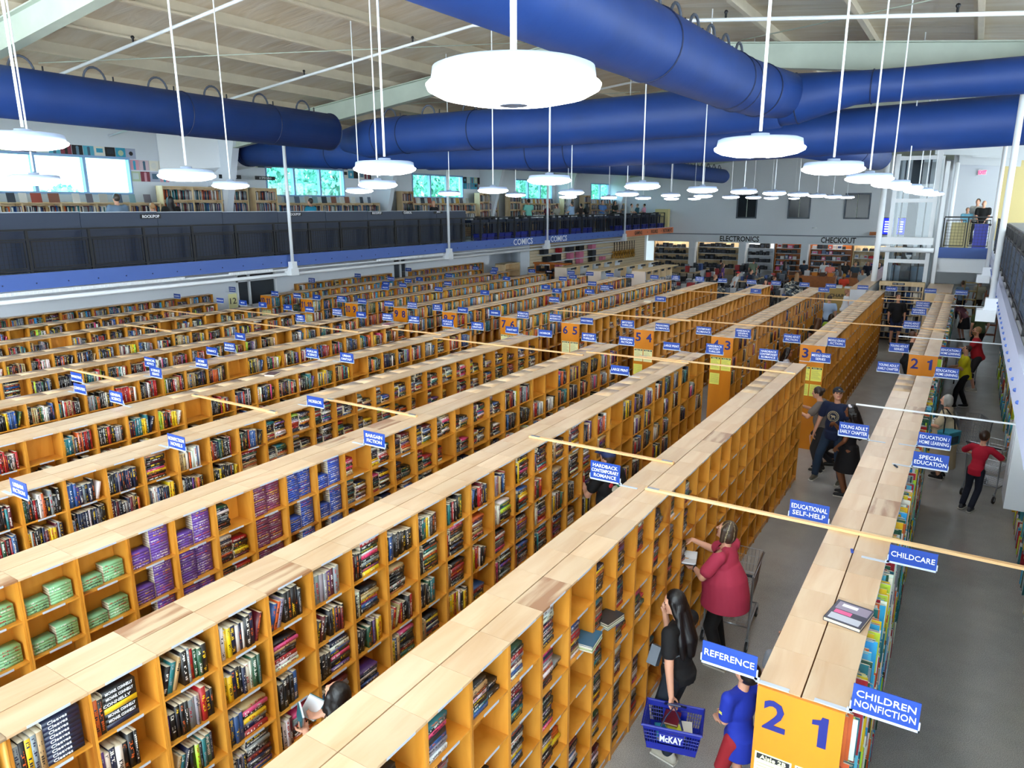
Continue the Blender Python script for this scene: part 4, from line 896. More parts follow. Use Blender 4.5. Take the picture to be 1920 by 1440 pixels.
for txt, r, side, y, xe in sg:
    t = empty('aisle_sign', (xe, y, 2.2)); read = ' '.join(txt.replace('/', ' ').replace('+', '/').split()).lower()
    same = [s_ for s_ in key[txt]]
    sd = 'right' if side > 0 else 'left'
    lab = 'blue %s sign, %s side of %s' % (read.replace(' / ', ' '), sd, rowname(r))
    twins = [s_ for s_ in same if s_[1] == r and s_[2] == side]
    if len(twins) > 1:
        tw = sorted(twins, key=lambda s_: s_[3]); i_ = [x[3] for x in tw].index(y); lab += ', %s from the camera' % ORD[i_+1]
    tag(t, lab, 'sign', 'blue hanging aisle signs')
    s = side; W_, H_ = .33, .165
    lines = txt.replace('+', '\u0001').split('/'); lines = [l.replace('\u0001', '/') for l in lines]
    if len(lines) == 1: H_ = .14
    if len(lines) == 3: H_ = .19
    x0 = s*.02; x1 = s*(.02+W_); a, c = min(x0, x1), max(x0, x1)
    h = MB().box(min(s*.02, -s*.17), max(s*.02, -s*.17), -.016, .016, .001, .005)          # strip lying on the board
    h.box(a-.008, c+.008, -.004, .008, .006, .022).box(a-.008, a, -.004, .006, .006, .07).box(c, c+.008, -.004, .006, .006, .07).box(min(0, s*.03), max(0, s*.03), -.004, .008, .001, .022)
    h.build('sign_holder', M['label'], t)
    p = MB().box(a, c, -.003, .003, .02, .02+H_).build('sign_plate', M['sign'], t)
    dist = math.hypot(xe, y); hh = .042 if len(lines) > 1 else .055
    for i, l in enumerate(lines):
        zc = .02+H_/2+((len(lines)-1)/2-i)*(.062 if len(lines) == 2 else .053)
        lettering(l, .062 if len(lines) < 3 else .052, M['ink'], p, ((a+c)/2, -.0045, zc), fit=(W_-.03, hh), bold=.002)
# ------------------------------------------------------------------ battens bracing the rows
BAT = [(-2.46, .95, 6.42, 0), (-4.31, -2.47, 7.26, 0), (-7.75, -6.05, 7.21, 0), (-9.67, -7.81, 6.34, 0), (-13.29, -11.52, 6.31, 0), (-15.3, -13.3, 11.37, 0), (-13.47, -11.49, 11.78, 0), (-17.13, -15.28, 9.65, 0), (-19.24, -16.9, 11.65, 0), (-17.1, -15.2, 12.65, 0),
       (-11.1, -9.7, 12.48, 0), (-9.57, -5.98, 12.06, 0), (-6.07, -4.03, 12.38, 0), (-5.02, -2.24, 12.5, 0), (-6.89, -2.3, 17.25, 0), (-2.55, -.19, 18.75, 0), (-1.1, .95, 17.38, 1), (-1.11, .95, 10.94, 1), (-8.15, -2.3, 23.3, 0), (-2.1, -.28, 24.28, 0), (-.3, .95, 23.65, 1), (-9.44, -5.6, 17.12, 0)]
for j, (x0, x1, y, metal) in enumerate(sorted(BAT, key=lambda b: b[2])):
    near_ = '%s batten out from the camera' % ORD[j+1]
    z = 2.2015 if j % 2 == 0 else 2.2015
    if metal: o = MB().box(x0, x1, y-.012, y+.012, z, z+.02).build('brace_bar', M['white'])
    else: o = MB().box(x0, x1, y-.021, y+.021, z, z+.024).build('brace_batten', M['batten'])
    tag(o, '%s bracing the bookcase tops across an aisle, %s' % ('white metal bar' if metal else 'long pine batten', near_), 'batten', 'battens across the aisles')
    if not metal:
        MB().box(x0+.02, x0+.14, y-.019, y+.019, z+.024, z+.027).box(x1-.14, x1-.02, y-.019, y+.019, z+.024, z+.027).build('fixing_plate', M['chrome'], o)
# loose books lying on the row tops
def flatbook(x, y, z, w_, d_, h, rz, cols, lab, name='book'):
    t = empty(name, (x, y, z), rz); tag(t, lab, 'book')
    zz = 0
    for i, c in enumerate(cols):
        hh = h/len(cols); o = MB().box(-w_/2, w_/2, -d_/2, d_/2, zz, zz+.003).box(-w_/2, w_/2, -d_/2, d_/2, zz+hh-.003, zz+hh).box(-w_/2, -w_/2+.003, -d_/2, d_/2, zz, zz+hh).build('cover', cmat(c, .35), t)
        MB().box(-w_/2+.003, w_/2-.004, -d_/2+.004, d_/2-.004, zz+.003, zz+hh-.003).build('page_block', M['pages'], t)
        zz += hh
    return t
t = flatbook(-.40, 4.98, 2.2, .24, .30, .028, -.18, ['#2e2f44'], 'large grey and pink patterned hardback lying on the nearest row top')
MB().box(-.10, .11, .02, .13, .0281, .0286).build('cover_print', cmat('#8d8296', .4), t); MB().box(-.09, .02, -.04, .01, .0281, .0286).build('cover_print', cmat('#d8568c', .4), t); MB().box(-.1, .1, -.13, -.05, .0281, .0286).build('cover_print', cmat('#b9bcc8', .4), t)
MB().box(-.07, .03, .07, .11, .0286, .029).build('cover_label', M['white'], t)
flatbook(-9.75, 7.9, 2.2, .18, .24, .03, .4, ['#5a3a40'], 'dark book left lying on a row top near the horror shelves')
flatbook(-11.6, 12.9, 2.2, .2, .26, .03, .2, ['#8a2f3c'], 'red-brown book lying on a far row top')
flatbook(-7.9, 20.2, 2.2, .22, .3, .03, .1, ['#cfc6b8'], 'pale book lying on a row top beyond the cross aisle')
MB().box(-.01, .01, -.03, .03, 0, .012).build('pen_stub', cmat('#2b49a0'), None, loc=(-.52, 6.05, 2.2), rot=(0, 0, .2)); tag(D.objects['pen_stub'], 'tiny blue and pink pen stub left on the nearest row top', 'marker')
MB().box(-.01, .008, -.035, .035, 0, .012).build('marker_pen', cmat('#1b2b3c'), None, loc=(-.4, 8.45, 2.2), rot=(0, 0, .5)); tag(D.objects['marker_pen'], 'small dark marker pen on the row top beside the special education sign', 'marker')
# books lying across a shelf of the second row, sticking out into the aisle
for j, (y, z, cols) in enumerate(((4.72, 1.52, ['#d8d5c8', '#7fa84c', '#e8e6e2', '#3a6a8a']), (5.12, 1.5, ['#2b5a66', '#9fb8a0', '#33363c']))):
    flatbook(-2.25, y, z-.02, .17, .24, .06, .1-.3*j, cols, 'short pile of comics sticking out of the second row, %s' % ('pale top' if j == 0 else 'teal top'), 'comic_pile')
# ------------------------------------------------------------------ people
WS = D.scenes.new('workbench')      # a second, empty scene where single shapes are meshed
def remesh(mb, vox, smooth=4, cuts=()):
    me = D.meshes.new('tmp'); me.from_pydata(mb.v, [], mb.f); o = D.objects.new('tmp', me); WS.collection.objects.link(o)
    m = o.modifiers.new('r', 'REMESH'); m.mode = 'VOXEL'; m.voxel_size = vox
    s = o.modifiers.new('s', 'SMOOTH'); s.factor = .5; s.iterations = smooth
    
    with bpy.context.temp_override(scene=WS, view_layer=WS.view_layers[0]):
        dg = bpy.context.evaluated_depsgraph_get(); ev = o.evaluated_get(dg); out = D.meshes.new_from_object(ev, depsgraph=dg)
    D.objects.remove(o); D.meshes.remove(me)
    if cuts:
        bm = bmesh.new(); bm.from_mesh(out)
        for co, no in cuts:
            bmesh.ops.bisect_plane(bm, geom=bm.verts[:]+bm.edges[:]+bm.faces[:], plane_co=co, plane_no=no, clear_outer=True)
        bm.to_mesh(out); bm.free()
    n = len(out.polygons); out.polygons.foreach_set('use_smooth', [True]*n); out.materials.clear()
    return out
def ik(a, t, l1, l2, hint):
    a = Vector(a); t = Vector(t); d = t-a; L_ = d.length
    if L_ > (l1+l2)*.995: t = a+d.normalized()*(l1+l2)*.995; d = t-a; L_ = d.length
    x = (l1*l1-l2*l2+L_*L_)/(2*L_); h = math.sqrt(max(0, l1*l1-x*x)); u = d.normalized(); hn = Vector(hint)-u*Vector(hint).dot(u)
    if hn.length < 1e-4: hn = Vector((0, 1, 0))-u*u.y
    return a+u*x+hn.normalized()*h, t
HAND = {}
def hand(mb, w_, d, pn, side, s=1., curl=.5, r=.0085, fine=True):
    """palm, four fingers of different length and a thumb from the side of the palm; D points along the hand, PN out of the back of it"""
    d = Vector(d).normalized(); pn = Vector(pn); pn = (pn-d*pn.dot(d)).normalized(); x = d.cross(pn)*side
    w_ = Vector(w_); R = Matrix((x, d, pn)).transposed()
    mb.ball(w_+d*.045*s, (.040*s, .052*s, .017*s), 12, 8, R)
    if not fine:
        for i in range(4): mb.cap(w_+d*.075*s+x*(.027-.018*i)*s, w_+d*(.15-.01*abs(i-1))*s+x*(.029-.019*i)*s-pn*.03*curl*s, .011*s, .009*s, n=6)
        mb.cap(w_+d*.02*s+x*.03*s, w_+d*.075*s+x*.062*s-pn*.02*s, .013*s, .010*s, n=6); return
    for i, L_ in enumerate((.068, .076, .072, .056)):
        b0 = w_+d*(.088-.004*abs(i-1))*s+x*(.029-.0193*i)*s; a1 = curl*.55+.05*i; dir1 = (d*math.cos(a1)-pn*math.sin(a1)+x*(.10-.066*i)).normalized()
        k1 = b0+dir1*L_*.5*s; a2 = a1+curl*1.1; dir2 = (d*math.cos(a2)-pn*math.sin(a2)).normalized(); k2 = k1+dir2*L_*.3*s; a3 = a2+curl*.8; dir3 = (d*math.cos(a3)-pn*math.sin(a3)).normalized(); k3 = k2+dir3*L_*.25*s
        mb.cap(b0-dir1*.015*s, k1, r*1.05*s, r*s, n=8); mb.cap(k1, k2, r*s, r*.93*s, n=8); mb.cap(k2, k3, r*.93*s, r*.8*s, n=8)
    t0 = w_+d*.022*s+x*.030*s; t1 = t0+(x*.75+d*.75-pn*.3*curl).normalized()*.042*s; t2 = t1+(x*.25+d*1.0-pn*.6*curl).normalized()*.032*s
    mb.cap(t0, t1, .0125*s, .0105*s, n=8); mb.cap(t1, t2, .0105*s, .0085*s, n=8)
def person(lab, pos, yaw, H=1.7, bulk=1., lean=0., look=(0, 0), L=None, R=None, fL=None, fR=None, skin='skin', top='#202020', sleeve=.55, bottom='#222222', legs='trousers', hair='#2a1a12', style='short', shoes='#222222', fine=True, curl=(.6, .6), hipdrop=0, child=False, sleeveless=False, neckline=0, elbowL=None, elbowR=None, hem=.86, group=None, hat=None, beard=False, twist=0, cat='person', hands=((0, 0, -1), (0, 0, -1)), palm=None, streaks=None, floor=0):
    """local frame: x to the person's right, y forward, z up; yaw turns +y to the left (90 faces -x)"""
    s = H/1.75; px = math.hypot(pos[0], pos[1]-0)
    vox = (.0075 if fine else .016)*max(.7, s) if px < 12 else (.011 if fine else .02) if px < 20 else .026
    if not fine: vox = max(vox, .016)
    t = empty('person', (pos[0], pos[1], floor), math.radians(yaw)); tag(t, lab, cat, group)
    V3 = lambda *a: Vector(a)*s
    pel = V3(0, 0, .93-hipdrop); RL = Euler((-lean, 0, 0)).to_matrix(); RT = Euler((0, 0, twist)).to_matrix()
    sp = lambda x, y, z: pel+RL@(RT@V3(x, y, z))
    hd = 1.16 if child else 1.
    shw = .185*(.85+.15*bulk); b = bulk
    neck = sp(0, -.01, .50); HR = Euler((-lean*.4-look[1], 0, look[0])).to_matrix()
    hc = neck+RL@V3(0, .015, .05)+HR@(V3(0, .02, .13)*hd)
    hp = lambda x, y, z: hc+HR@(V3(x, y, z)*hd)
    shL, shR = sp(-shw, -.01, .455), sp(shw, -.01, .455)
    dl = V3(-shw-.06, .06, -.10); dr = V3(shw+.06, .06, -.10)
    wL = Vector(L)*s if L else pel+V3(-shw-.05, .05, -.07); wR = Vector(R)*s if R else pel+V3(shw+.05, .05, -.07)
    eL, wL = ik(shL, wL, .29*s, .255*s, elbowL or (-.5, -1, -.2)); eR, wR = ik(shR, wR, .29*s, .255*s, elbowR or (.5, -1, -.2))
    hL, hR_ = pel+V3(-.09*(.7+.3*b), 0, -.03), pel+V3(.09*(.7+.3*b), 0, -.03)
    aL = Vector(fL)*s if fL else V3(-.10, 0, .085); aR = Vector(fR)*s if fR else V3(.10, 0, .085)
    kL, aL = ik(hL, aL, .43*s, .42*s, (-.1, 1, 0)); kR, aR = ik(hR_, aR, .43*s, .42*s, (.1, 1, 0))
    def torso(mb, g=0):
        mb.ball(sp(0, 0, .33), Vector((.158*(.75+.25*b), .105*(.7+.3*b), .19))*s+Vector((g, g, g)), 18, 12, RL@RT)
        mb.ball(sp(0, .015*b*b, .12), Vector((.135*b, .105*b*(.85+.15*b), .19))*s+Vector((g, g, g)), 18, 12, RL)
        mb.ball(pel+V3(0, -.01, -.01), Vector((.155*(.6+.4*b), .115*(.6+.4*b), .14))*s+Vector((g, g, g)), 18, 12)
        mb.ball(sp(-shw+.02, -.005, .44), (.062*s+g)*(.8+.2*b), 12, 8); mb.ball(sp(shw-.02, -.005, .44), (.062*s+g)*(.8+.2*b), 12, 8)
        mb.cap(sp(-shw+.03, -.01, .45), sp(shw-.03, -.01, .45), .058*s+g, .058*s+g)
    bb = .75+.25*b
    def arm(mb, sh, el, wr, g=0, frac=1.):
        mb.cap(sh, el, (.050*bb)*s+g, (.040*bb)*s+g)
        if frac >= 1: mb.cap(el, wr, (.039*bb)*s+g, .026*s+g)
    def leg(mb, h, k, a, g=0):
        mb.cap(h, k, .083*bb*s+g, .055*bb*s+g); mb.cap(k, a, .053*bb*s+g, .038*s+g)
    # body
    m = MB(); torso(m); arm(m, shL, eL, wL); arm(m, shR, eR, wR); leg(m, hL, kL, aL); leg(m, hR_, kR, aR)
    for a in (aL, aR): m.cap(a+V3(0, -.02, -.045), a+V3(0, .13, -.05), .034*s, .028*s)
    m.cap(neck+V3(0, 0, -.02), hc+HR@V3(0, -.01, -.04), .055*s, .052*s)
    m.ball(hc, Vector((.074, .092, .112))*s*hd, 22, 16, HR); m.ball(hp(0, .03, -.055), Vector((.054, .055, .058))*s*hd, 16, 12, HR)
    m.cap(hp(0, .088, .015), hp(0, .108, -.018), .010*s*hd, .0135*s*hd, n=8); m.ball(hp(0, .085, -.052), Vector((.024, .013, .012))*s*hd, 10, 8, HR); m.ball(hp(0, .075, -.092), Vector((.022, .018, .016))*s*hd, 10, 8, HR)
    m.cap(hp(-.045, .075, .028), hp(.045, .075, .028), .013*s*hd, .013*s*hd, n=8)
    for q in (-1, 1): m.ball(hp(q*.075, -.005, -.005), Vector((.010, .020, .032))*s*hd, 10, 8, HR)
    hdL = Vector(hands[0]); hdR = Vector(hands[1])
    pl = palm or ((-1, 0, .1), (1, 0, .1))
    hand(m, wL, (wL-eL).normalized()*.8+hdL*.6, pl[0], -1 if not palm else 1, s, curl[0], fine=fine); hand(m, wR, (wR-eR).normalized()*.8+hdR*.6, pl[1], 1 if not palm else -1, s, curl[1], fine=fine)
    me = remesh(m, vox, 3); me.materials.append(M[skin]); me.materials.append(M['eye']); me.materials.append(M['lip']); me.materials.append(cmat(hair, .6))
    ey = [hp(-.031, .082, .008), hp(.031, .082, .008)]; lp_ = hp(0, .098, -.053); br = [hp(-.032, .09, .031), hp(.032, .09, .031)]
    if fine or px < 20:
        for p in me.polygons:
            c = p.center
            if (c-hc).length > .16*s*hd: continue
            for e in ey:
                if (c-e).length < .0125*s*hd: p.material_index = 1
            q = HR.inverted()@(c-lp_)
            if abs(q.x) < .024*s and abs(q.z) < .0075*s and abs(q.y) < .03*s: p.material_index = 2
            for e in br:
                q = HR.inverted()@(c-e)
                if abs(q.x) < .02*s and abs(q.z) < .005*s and abs(q.y) < .03*s: p.material_index = 3
    if beard:
        for p in me.polygons:
            q = HR.inverted()@(p.center-hc)
            if q.z < -.03*s and q.y > -.01*s and q.z > -.13*s and abs(q.x) < .09*s and p.material_index == 0: p.material_index = 3
    put('body', me, t)
    # clothes
    g = .011*s if fine else .016*s
    m = MB(); torso(m, g)
    if not sleeveless:
        for sh, el in ((shL, eL), (shR, eR)): m.cap(sh, sh.lerp(el, sleeve), (.057*bb)*s+g*1.3, (.054*bb)*s+g*1.6)
        if sleeve >= 1:
            for el, wr in ((eL, wL), (eR, wR)): m.cap(el, el.lerp(wr, .92), .045*bb*s+g, .034*s+g)
    if b > 1.25 and hem < .8: m.path([sp(0, .03, .30), sp(0, .02, .12), pel+V3(0, 0, -.05), V3(0, 0, hem-.02)], [.12*b*s, .165*b*s, .172*b*s, .180*b*s], 24)
    m.path([pel+V3(0, 0, .02), pel+V3(0, 0, hem-.93)], [.148*(.6+.4*b)*s+g, .142*(.6+.4*b)*s+g], 20)
    cuts = [((0, 0, s*(hem-hipdrop)), (0, 0, -1))]
    # neckline
    cuts.append((tuple(neck+RL@V3(0, .03, .03-neckline)), tuple(RL@Vector((0, .25, 1)))))
    me = remesh(m, max(vox*1.2, .011), 6, cuts); me.materials.append(cmat(top, .8)); put('shirt', me, t)
    m = MB()
    if legs in ('trousers', 'shorts', 'leggings'):
        gg = g*.6
        m.ball(pel+V3(0, -.01, -.01), Vector((.158*(.6+.4*b), .12*(.6+.4*b), .13))*s+Vector((gg, gg, gg)), 18, 12)
        for h, k, a in ((hL, kL, aL), (hR_, kR, aR)):
            m.cap(h, k, .088*bb*s+gg, .064*bb*s+gg)
            if legs != 'shorts': m.cap(k, a.lerp(k, .06), .063*bb*s+gg, (.056 if legs == 'trousers' else .042)*s+gg)
        cuts = []
        if legs == 'shorts': cuts = [((0, 0, min(kL.z, kR.z)+.03*s), (0, 0, -1))]
        else: cuts = [((0, 0, .075*s), (0, 0, -1))]
    else:
        zb = {'skirt': .48, 'longskirt': .25}[legs]
        m.path([pel+V3(0, 0, .05), pel+V3(0, 0, -.15), V3(0, 0, zb)], [.15*(.6+.4*b)*s, .19*(.6+.4*b)*s, .23*(.7+.3*b)*s], 24); m.ball(pel, (.165*(.6+.4*b)*s, .135*(.6+.4*b)*s, .12*s)); cuts = [((0, 0, (zb+.01)*s), (0, 0, -1))]
    me = remesh(m, max(vox*1.2, .011), 5, cuts); me.materials.append(cmat(bottom, .8)); put(legs if legs != 'longskirt' else 'skirt', me, t)
    for a in (aL, aR):
        m = MB(); dz = a.z-.085*s
        m.cap((a.x, a.y-.045*s, dz+.045*s), (a.x, a.y+.05*s, dz+.045*s), .045*s, .045*s); m.cap((a.x, a.y+.05*s, dz+.04*s), (a.x*1.0, a.y+.15*s, dz+.032*s), .044*s, .034*s); m.ball((a.x, a.y-.02*s, dz+.075*s), (.045*s, .05*s, .05*s))
        me = remesh(m, max(vox*1.1, .01), 3, [((0, 0, dz+.001), (0, 0, -1))]); me.materials.append(cmat(shoes, .5)); sh_ = put('shoe', me, t)
        if fine: MB().box(a.x-.045*s, a.x+.045*s, a.y-.085*s, a.y+.175*s, dz+.001, dz+.018*s).build('sole', cmat('#d8d4ca', .6), sh_)
    # hair
    if style != 'bald':
        m = MB(); hs_ = s*hd
        m.ball(hp(0, -.018, .022), Vector((.086, .095, .108))*hs_, 20, 14, HR)
        if style in ('bob', 'long', 'curly'): 
            m.ball(hp(0, -.045, -.03), Vector((.092, .075, .105))*hs_, 18, 12, HR)
            for q in (-1, 1): m.cap(hp(q*.070, .012, .03), hp(q*.080, -.005, -.09), .028*hs_, .03*hs_, n=10)
        if style == 'long' or style == 'curly':
            k = 1.25 if style == 'curly' else 1.
            m.cap(hp(0, -.05, -.05), sp(0, -.11*k, .36), .078*hs_*k, .075*s*k); m.cap(sp(0, -.11*k, .36), sp(0, -.12*k, .22), .075*s*k, .045*s*k)
            for q in (-1, 1): m.cap(hp(q*.07, -.03, -.06), sp(q*.09, -.07, .33), .035*hs_*k, .05*s*k); m.cap(sp(q*.09, -.07, .33), sp(q*.08, -.09, .2), .05*s*k, .03*s)
        if style == 'bun': m.ball(hp(0, -.11, .05), .045*hs_, 10, 8)
        if style == 'pony': m.cap(hp(0, -.1, .03), hp(0, -.13, -.12), .035*hs_, .02*hs_)
        # clear the face
        fz = .035 if style in ('short', 'buzz') else .045
        me = remesh(m, max(vox, .009), 2)
        bm = bmesh.new(); bm.from_mesh(me); inv = HR.inverted(); kill = []
        for f in bm.faces:
            q = (inv@(f.calc_center_median()-hc))/hs_
            face = q.y > (.035 if abs(q.x) < .06 else .052) and q.z < .062 and q.z > -.16
            ear = style in ('short', 'buzz', 'bun', 'pony') and (q.z < -.005-.0 and q.y > -.045)
            low = style in ('short', 'buzz') and q.z < -.065
            if face or ear or low: kill.append(f)
        bmesh.ops.delete(bm, geom=kill, context='FACES')
        for v in bm.verts:
            q = (inv@(v.co-hc))/hs_; a = math.atan2(q.x, q.y+.02)
            if style == 'curly': v.co += (v.co-hc).normalized()*(.010*s*math.sin(v.co.x*190/s+3*math.sin(v.co.z*60/s))*math.sin(v.co.z*150/s))
            else: v.co += (v.co-hc).normalized()*(.0014*s*math.sin(a*34+v.co.z*9))
        bm.to_mesh(me); bm.free()
        me.materials.append(cmat(hair, .42))
        if streaks:
            me.materials.append(cmat(streaks, .45))
            for p in me.polygons:
                q = (inv@(p.center-hc))/hs_; a = math.atan2(q.x, q.y+.02)
                if math.sin(a*7+1.2) > .9 and q.z > -.1: p.material_index = 1
        put('hair', me, t)
    if hat:
        col = hat; m = MB(); m.ball(hp(0, -.008, .045), Vector((.088, .102, .082))*s*hd, 20, 12, HR); m.obox(hp(0, .115, .045), (.13*s*hd, .12*s*hd, .016*s*hd), (HR@Euler((-.15, 0, 0)).to_matrix()).to_euler())
        me = remesh(m, max(vox, .008), 2); bm = bmesh.new(); bm.from_mesh(me); inv = HR.inverted()
        bmesh.ops.delete(bm, geom=[f for f in bm.faces if (inv@(f.calc_center_median()-hc)).z < .03*s*hd], context='FACES'); bm.to_mesh(me); bm.free()
        me.materials.append(cmat(col, .7)); o_ = put('cap', me, t)
    t['_w'] = 0; del t['_w']
    return dict(t=t, s=s, pel=pel, sp=sp, hp=hp, HR=HR, RL=RL, wL=wL, wR=wR, eL=eL, eR=eR, neck=neck, hc=hc, yaw=math.radians(yaw), pos=Vector((pos[0], pos[1], floor)))
def toworld(p, v): return p['pos']+Euler((0, 0, p['yaw'])).to_matrix()@Vector(v)
# --- the woman in the raspberry top, reaching into the second row
p = person('person in a raspberry pink top reaching into a cubby and holding an open book', (-1.80, 7.22), 84, 1.72, 1.5, .08, (0, -.25), L=(-.14, .33, 1.14), R=(.10, .47, 1.34), elbowL=(-1, -.3, -.6), elbowR=(.6, -.3, -.8), top='#bd3856', bottom='#101014', hair='#453427', style='bob', streaks='#9a8d6c', sleeve=.72, hem=.74, curl=(.9, .25), neckline=.02, shoes='#6b6a60', fR=(.13, .06, .085), fL=(-.12, -.03, .085), palm=((0, .2, -1), (0, 0, 1)))
MB().path([p['wL']+(p['eL']-p['wL'])*.12+Vector((math.cos(a)*.035, 0, math.sin(a)*.035)) for a in [2*PI*k/16 for k in range(16)]], .009, 6, closed=True).build('wrist_band', M['black'], p['t'], smooth=True)
c = toworld(p, p['wL']+Vector((.09, .13, .02)))
t = empty('open_book', tuple(c), math.radians(84+20)); tag(t, 'white-paged open book held by the person in the pink top', 'book')
for q in (-1, 1):
    MB().obox((q*.075, 0, .012), (.15, .22, .016), (0, q*-.16, 0)).build('page_block', M['white'], t); MB().obox((q*.078, 0, -.0), (.16, .23, .004), (0, q*-.16, 0)).build('cover', M['black'], t)
# --- the woman in black with the basket
p = person('person with long black hair in a black T-shirt, chin on hand, carrying a basket', (-1.76, 5.60), 78, 1.70, 1.12, .04, (.5, .2), L=(-.34, -.15, .71), R=(.04, .20, 1.42), elbowR=(.5, -.2, -1), elbowL=(-1, -.2, 0), top='#0c0c10', bottom='#1e2734', hair='#120e10', style='long', sleeve=.55, hem=.86, curl=(1.0, 1.2), shoes='#bdb7a8', hands=((0, 0, -1), (0, .2, .6)), palm=((0, 1, 0), (0, 1, 0)))
BK = toworld(p, p['wL']+Vector((0, .02, -.10)))
MB().obox(p['sp'](-.10, .19, .12), (.10, .09, .17), (.1, .5, .2)).build('belt_bag', cmat('#6d7682', .4), p['t']); MB().path([p['sp'](-.05, .14, .1), p['sp'](-.16, .06, .12), p['sp'](-.1, -.1, .25), p['sp'](.08, -.1, .4)], .006, 6).build('bag_strap', cmat('#6d7682', .4), p['t'])
def basket(c, rz):
    t = empty('shopping_basket', tuple(c), rz); tag(t, 'royal blue shopping basket reading McKAY held full of books', 'basket')
    L_, W_, H_ = .48, .33, .25; l, w_ = .41, .27
    def pt(u, v, k): # k 0 bottom..1 top
        return (u*(l+(L_-l)*k)/2, v*(w_+(W_-w_)*k)/2, -H_*(1-k))
    b = MB(); b.box(-l/2, l/2, -w_/2, w_/2, -H_, -H_+.006)
    for v in (-1, 1):
        for k0, k1 in ((0, .28), (.82, 1.0)):
            b.hexa([pt(-1, v, k0), pt(1, v, k0), tuple(Vector(pt(1, v, k0))-Vector((0, v*.004, 0))), tuple(Vector(pt(-1, v, k0))-Vector((0, v*.004, 0))), pt(-1, v, k1), pt(1, v, k1), tuple(Vector(pt(1, v, k1))-Vector((0, v*.004, 0))), tuple(Vector(pt(-1, v, k1))-Vector((0, v*.004, 0)))])
        n = 22
        for i in range(n+1):
            u = -1+2*i/n
            if abs(u) < .46 : continue
            b.path([pt(u, v, .28), pt(u, v, .82)], .0035, 5)
        for k in (.42, .56, .70): b.path([pt(-1, v, k), pt(1, v, k)], .0032, 5)
        b.hexa([pt(-.46, v, .34), pt(.46, v, .34), tuple(Vector(pt(.46, v, .34))-Vector((0, v*.004, 0))), tuple(Vector(pt(-.46, v, .34))-Vector((0, v*.004, 0))), pt(-.46, v, .8), pt(.46, v, .8), tuple(Vector(pt(.46, v, .8))-Vector((0, v*.004, 0))), tuple(Vector(pt(-.46, v, .8))-Vector((0, v*.004, 0)))])
    for u in (-1, 1):
        b.hexa([pt(u, -1, 0), pt(u, 1, 0), tuple(Vector(pt(u, 1, 0))-Vector((u*.004, 0, 0))), tuple(Vector(pt(u, -1, 0))-Vector((u*.004, 0, 0))), pt(u, -1, .3), pt(u, 1, .3), tuple(Vector(pt(u, 1, .3))-Vector((u*.004, 0, 0))), tuple(Vector(pt(u, -1, .3))-Vector((u*.004, 0, 0)))])
        for i in range(11):
            v = -1+2*i/10; b.path([pt(u, v, .3), pt(u, v, 1)], .0035, 5)
        for k in (.45, .65, .85): b.path([pt(u, -1, k), pt(u, 1, k)], .0032, 5)
    b.build('basket_body', M['bbasket'], t)
    r = MB().path([pt(-1.03, -1.05, 1), pt(1.03, -1.05, 1), pt(1.03, 1.05, 1), pt(-1.03, 1.05, 1)], .012, 8, closed=True); r.build('rim', M['bbasket'], t)
    for v in (-1, 1):
        MB().path([(-.09, v*.15, 0), (-.06, v*.09, .05), (0, v*.02, .115), (.06, v*.09, .05), (.09, v*.15, 0)], .0085, 8).build('handle', mat('navy_plastic', '#141d4a', .4) if 'navy_plastic' not in D.materials else D.materials['navy_plastic'], t)
    MB().path([(-.055, 0, .118), (.055, 0, .118)], .012, 8).build('handle_grip', D.materials['navy_plastic'], t)
    lettering('McKAY', .085, M['ink'], t, (0, -.160, -.108), bold=.03, fit=(.19, .07))
    return t
BKT = basket(Vector((BK.x+.06, BK.y-.03, BK.z-.07)), math.radians(14))
for j, (dx, dy, w_, d_, h, rz, cc, lb) in enumerate(((-.08, .02, .18, .23, .03, .2, '#3d9fc0', 'blue-covered'), (.05, -.01, .16, .22, .025, -.3, '#e8e2c8', 'cream-covered'), (.1, .03, .15, .19, .03, .1, '#e9e6da', 'white-covered'), (.02, -.05, .14, .2, .02, .5, '#d9e04a', 'lime yellow'), (-.02, .05, .17, .22, .02, -.1, '#7a2530', 'maroon'))):
    q = BKT.location+Euler((0, 0, BKT.rotation_euler.z)).to_matrix()@Vector((dx, dy, -.20+j*.034)); flatbook(q.x, q.y, q.z, w_*.8, d_*.8, h, BKT.rotation_euler.z+rz, [cc], '%s book lying in the blue shopping basket' % lb)
# --- reader in the third aisle, seen from behind the second row
p = person('person with long black hair reading at the mystery shelves, in a grey top', (-3.42, 3.12), 86, 1.70, .95, .12, (0, -.45), L=(-.08, .34, 1.20), R=(.10, .34, 1.24), top='#b9b6b2', bottom='#23252c', hair='#0f0b0c', style='long', curl=(.7, .7), sleeve=.6, palm=((0, .2, -1), (0, .2, -1)))
MB().path([p['wR']+(p['eR']-p['wR'])*.15+Vector((math.cos(a)*.03, 0, math.sin(a)*.03)) for a in [2*PI*k/14 for k in range(14)]], .006, 6, closed=True).build('bracelet', cmat('#3a2a1c'), p['t'])
c = toworld(p, (0.02, .44, 1.22)); t = empty('open_book', tuple(c), math.radians(90)); tag(t, 'teal book held open by the reader in the grey top', 'book')
for q in (-1, 1): MB().obox((q*.055, .0, 0), (.015, .13, .2), (.5, 0, q*.5)).build('page_block', M['white'], t); MB().obox((q*.066, -.0, -.004), (.004, .14, .21), (.5, 0, q*.5)).build('cover', cmat('#1c6f80', .4), t)
